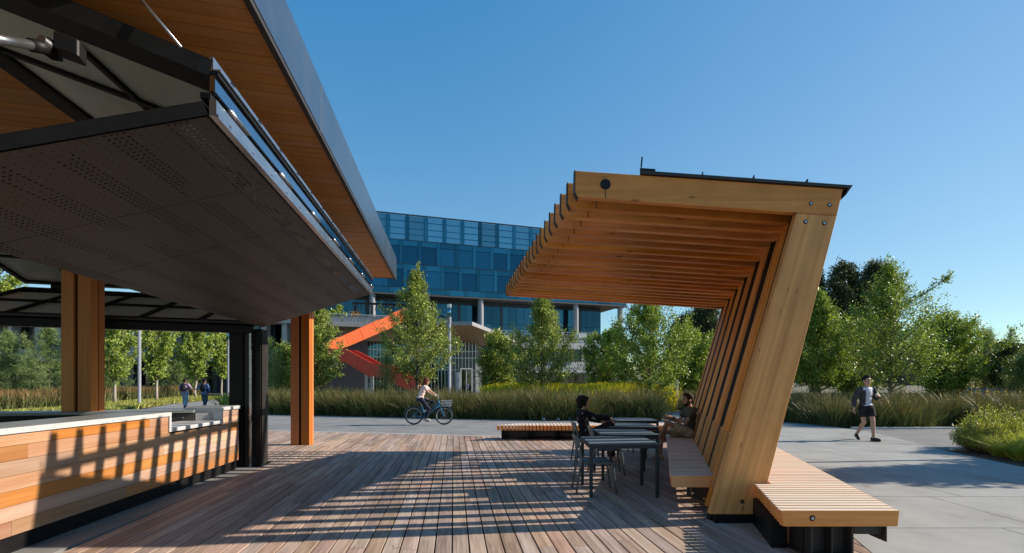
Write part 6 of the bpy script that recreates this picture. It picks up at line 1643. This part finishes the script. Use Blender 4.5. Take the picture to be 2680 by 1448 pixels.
# lettering-like stickers along the down tube
for i in range(6):
    mb = MB(); p = BBk.lerp(HTb + V3(0, 0, .02), .28 + i * .085) + V3(0, -.026, .024); mb.obox(p, (HTb - BBk), (0, 1, 0), (-.5, 0, .7), .011, .001, .014); mb.build('frame_sticker', plain('sticker_%d' % i, ((.05, .2, .7), (.7, .08, .05), (.8, .6, .05), (.05, .2, .7), (.05, .45, .12), (.7, .08, .05))[i], .4), bike, world=False)
pd = lambda s, a: BBk + V3(math.cos(R(a)) * .165, s * .125, math.sin(R(a)) * .165)
pr_, pl_ = pd(-1, -70), pd(1, 110)
J = dict(pelvis=(-.33, 0, .985), neck=(-.15, 0, 1.455), head=(-.085, 0, 1.625), look=(1, -.12, 0), width=.92,
         sh_l=(-.14, .17, 1.415), sh_r=(-.14, -.17, 1.415), el_l=(.05, .24, 1.22), wr_l=(.215, .275, 1.125), hd_l=(.8, .05, -.15), pn_l=(0, -.1, -1), curl_l=.9, el_r=(.03, -.26, 1.20), wr_r=(.195, -.295, 1.125), hd_r=(.8, -.05, -.15), pn_r=(0, .1, -1), curl_r=.9,
         hip_l=(-.28, .09, .955), hip_r=(-.28, -.09, .955), kn_r=(.02, -.13, .60), an_r=(pr_.x - .06, pr_.y, pr_.z + .10), toe_r=(pr_.x + .09, pr_.y, pr_.z + .055), kn_l=(.13, .13, .86), an_l=(pl_.x - .05, pl_.y, pl_.z + .10), toe_l=(pl_.x + .10, pl_.y, pl_.z + .060))
make(J, 'person', 'red-haired woman in a pale pink T-shirt and dark jeans riding the blue bicycle', (bx, YB_, 0), 0, skin=M['skin1'], hair=M['hairred'], hairstyle='long', glasses=True,
     clothes=[shirt(M['pinktee'], .6, .014), trousers(M['navy'], .012, .006), shoes(M['offwhite'], M['top'])])

# --- two people with backpacks walking away along the path
def backpack(root, g, mat=None):
    q = Fig(); pel, nk = g('pelvis'), g('neck'); c = pel.lerp(nk, .60)
    q.ell(c + V3(-.185, 0, -.02), .085, .150, .225); q.ell(c + V3(-.225, 0, -.10), .065, .125, .12); q.ell(c + V3(-.17, 0, .12), .07, .13, .11)
    o = q.done('backpack', M['bag'], root, .012, 2)
    mb = MB()
    for s in (-1, 1): mb.tube([c + V3(-.13, s * .09, .16), nk + V3(.0, s * .105, .02), c + V3(.115, s * .115, .08), c + V3(.06, s * .165, -.10), c + V3(-.12, s * .13, -.18)], .019, 8)
    mb.build('strap', M['bag'], root, world=False, smooth=True)
def stroll(swing, reach):
    J = dict(pelvis=(0, 0, .93), neck=(.0, 0, 1.44), head=(.03, 0, 1.61), sh_l=(.0, .19, 1.40), sh_r=(.0, -.19, 1.40), width=1.08,
         el_l=(-.06, .265, 1.13), wr_l=(.06, .275, .90), el_r=(.04, -.265, 1.13), wr_r=(.16, -.22, .95),
         hip_l=(.0, .095, .90), hip_r=(.0, -.095, .90), kn_l=(.12 * swing, .09, .49), an_l=(.16 * swing, .08, .09), toe_l=(.16 * swing + .15, .09, .055), kn_r=(.02, -.09, .48), an_r=(-.14 * swing, -.08, .13), toe_r=(-.02 - .0 * swing, -.09, .055))
    if reach: J.update(el_l=(.05, .40, 1.22), wr_l=(.06, .62, 1.12), hd_l=(.1, 1, -.2))
    return J
J1 = stroll(.8, False); J2 = stroll(1.0, True)
J1.update(el_r=(.10, -.30, 1.16), wr_r=(.22, -.34, 1.0))
a = make(J1, 'person', 'person in a lilac shirt and light jeans with a black backpack on the path', (at(484, 30), 30, 0), R(90), skin=M['skin3'], hair=M['hairblack'], clothes=[shirt(M['lilac'], .95, .020), trousers(M['bluejean'], .02, .014), shoes(M['blackshoe'], M['blackshoe'])], vox=.013, sc_=1.05)
backpack(a, lambda k: Vector(J1[k]))
a = make(J2, 'person', 'person in blue shirt and dark jeans with black backpack, arm out to a companion', (at(535, 30), 30, 0), R(86), skin=M['skin3'], hair=M['hairblack'], clothes=[shirt(M['blueshirt'], 1.7, .020), trousers(M['darkjean'], .02, .014), shoes(M['blackshoe'], M['blackshoe'])], vox=.013, sc_=1.03)
backpack(a, lambda k: Vector(J2[k]))
J3 = stroll(.5, False)
make(J3, 'person', 'tiny person in blue standing before the glass entrance doors', (at(1224, 66), 66, 0), R(200), skin=M['skin3'], hair=M['hairblack'], clothes=[shirt(M['blueshirt'], .6, .02), trousers(M['darkjean'], .02), shoes(M['blackshoe'], M['blackshoe'])], vox=.018)
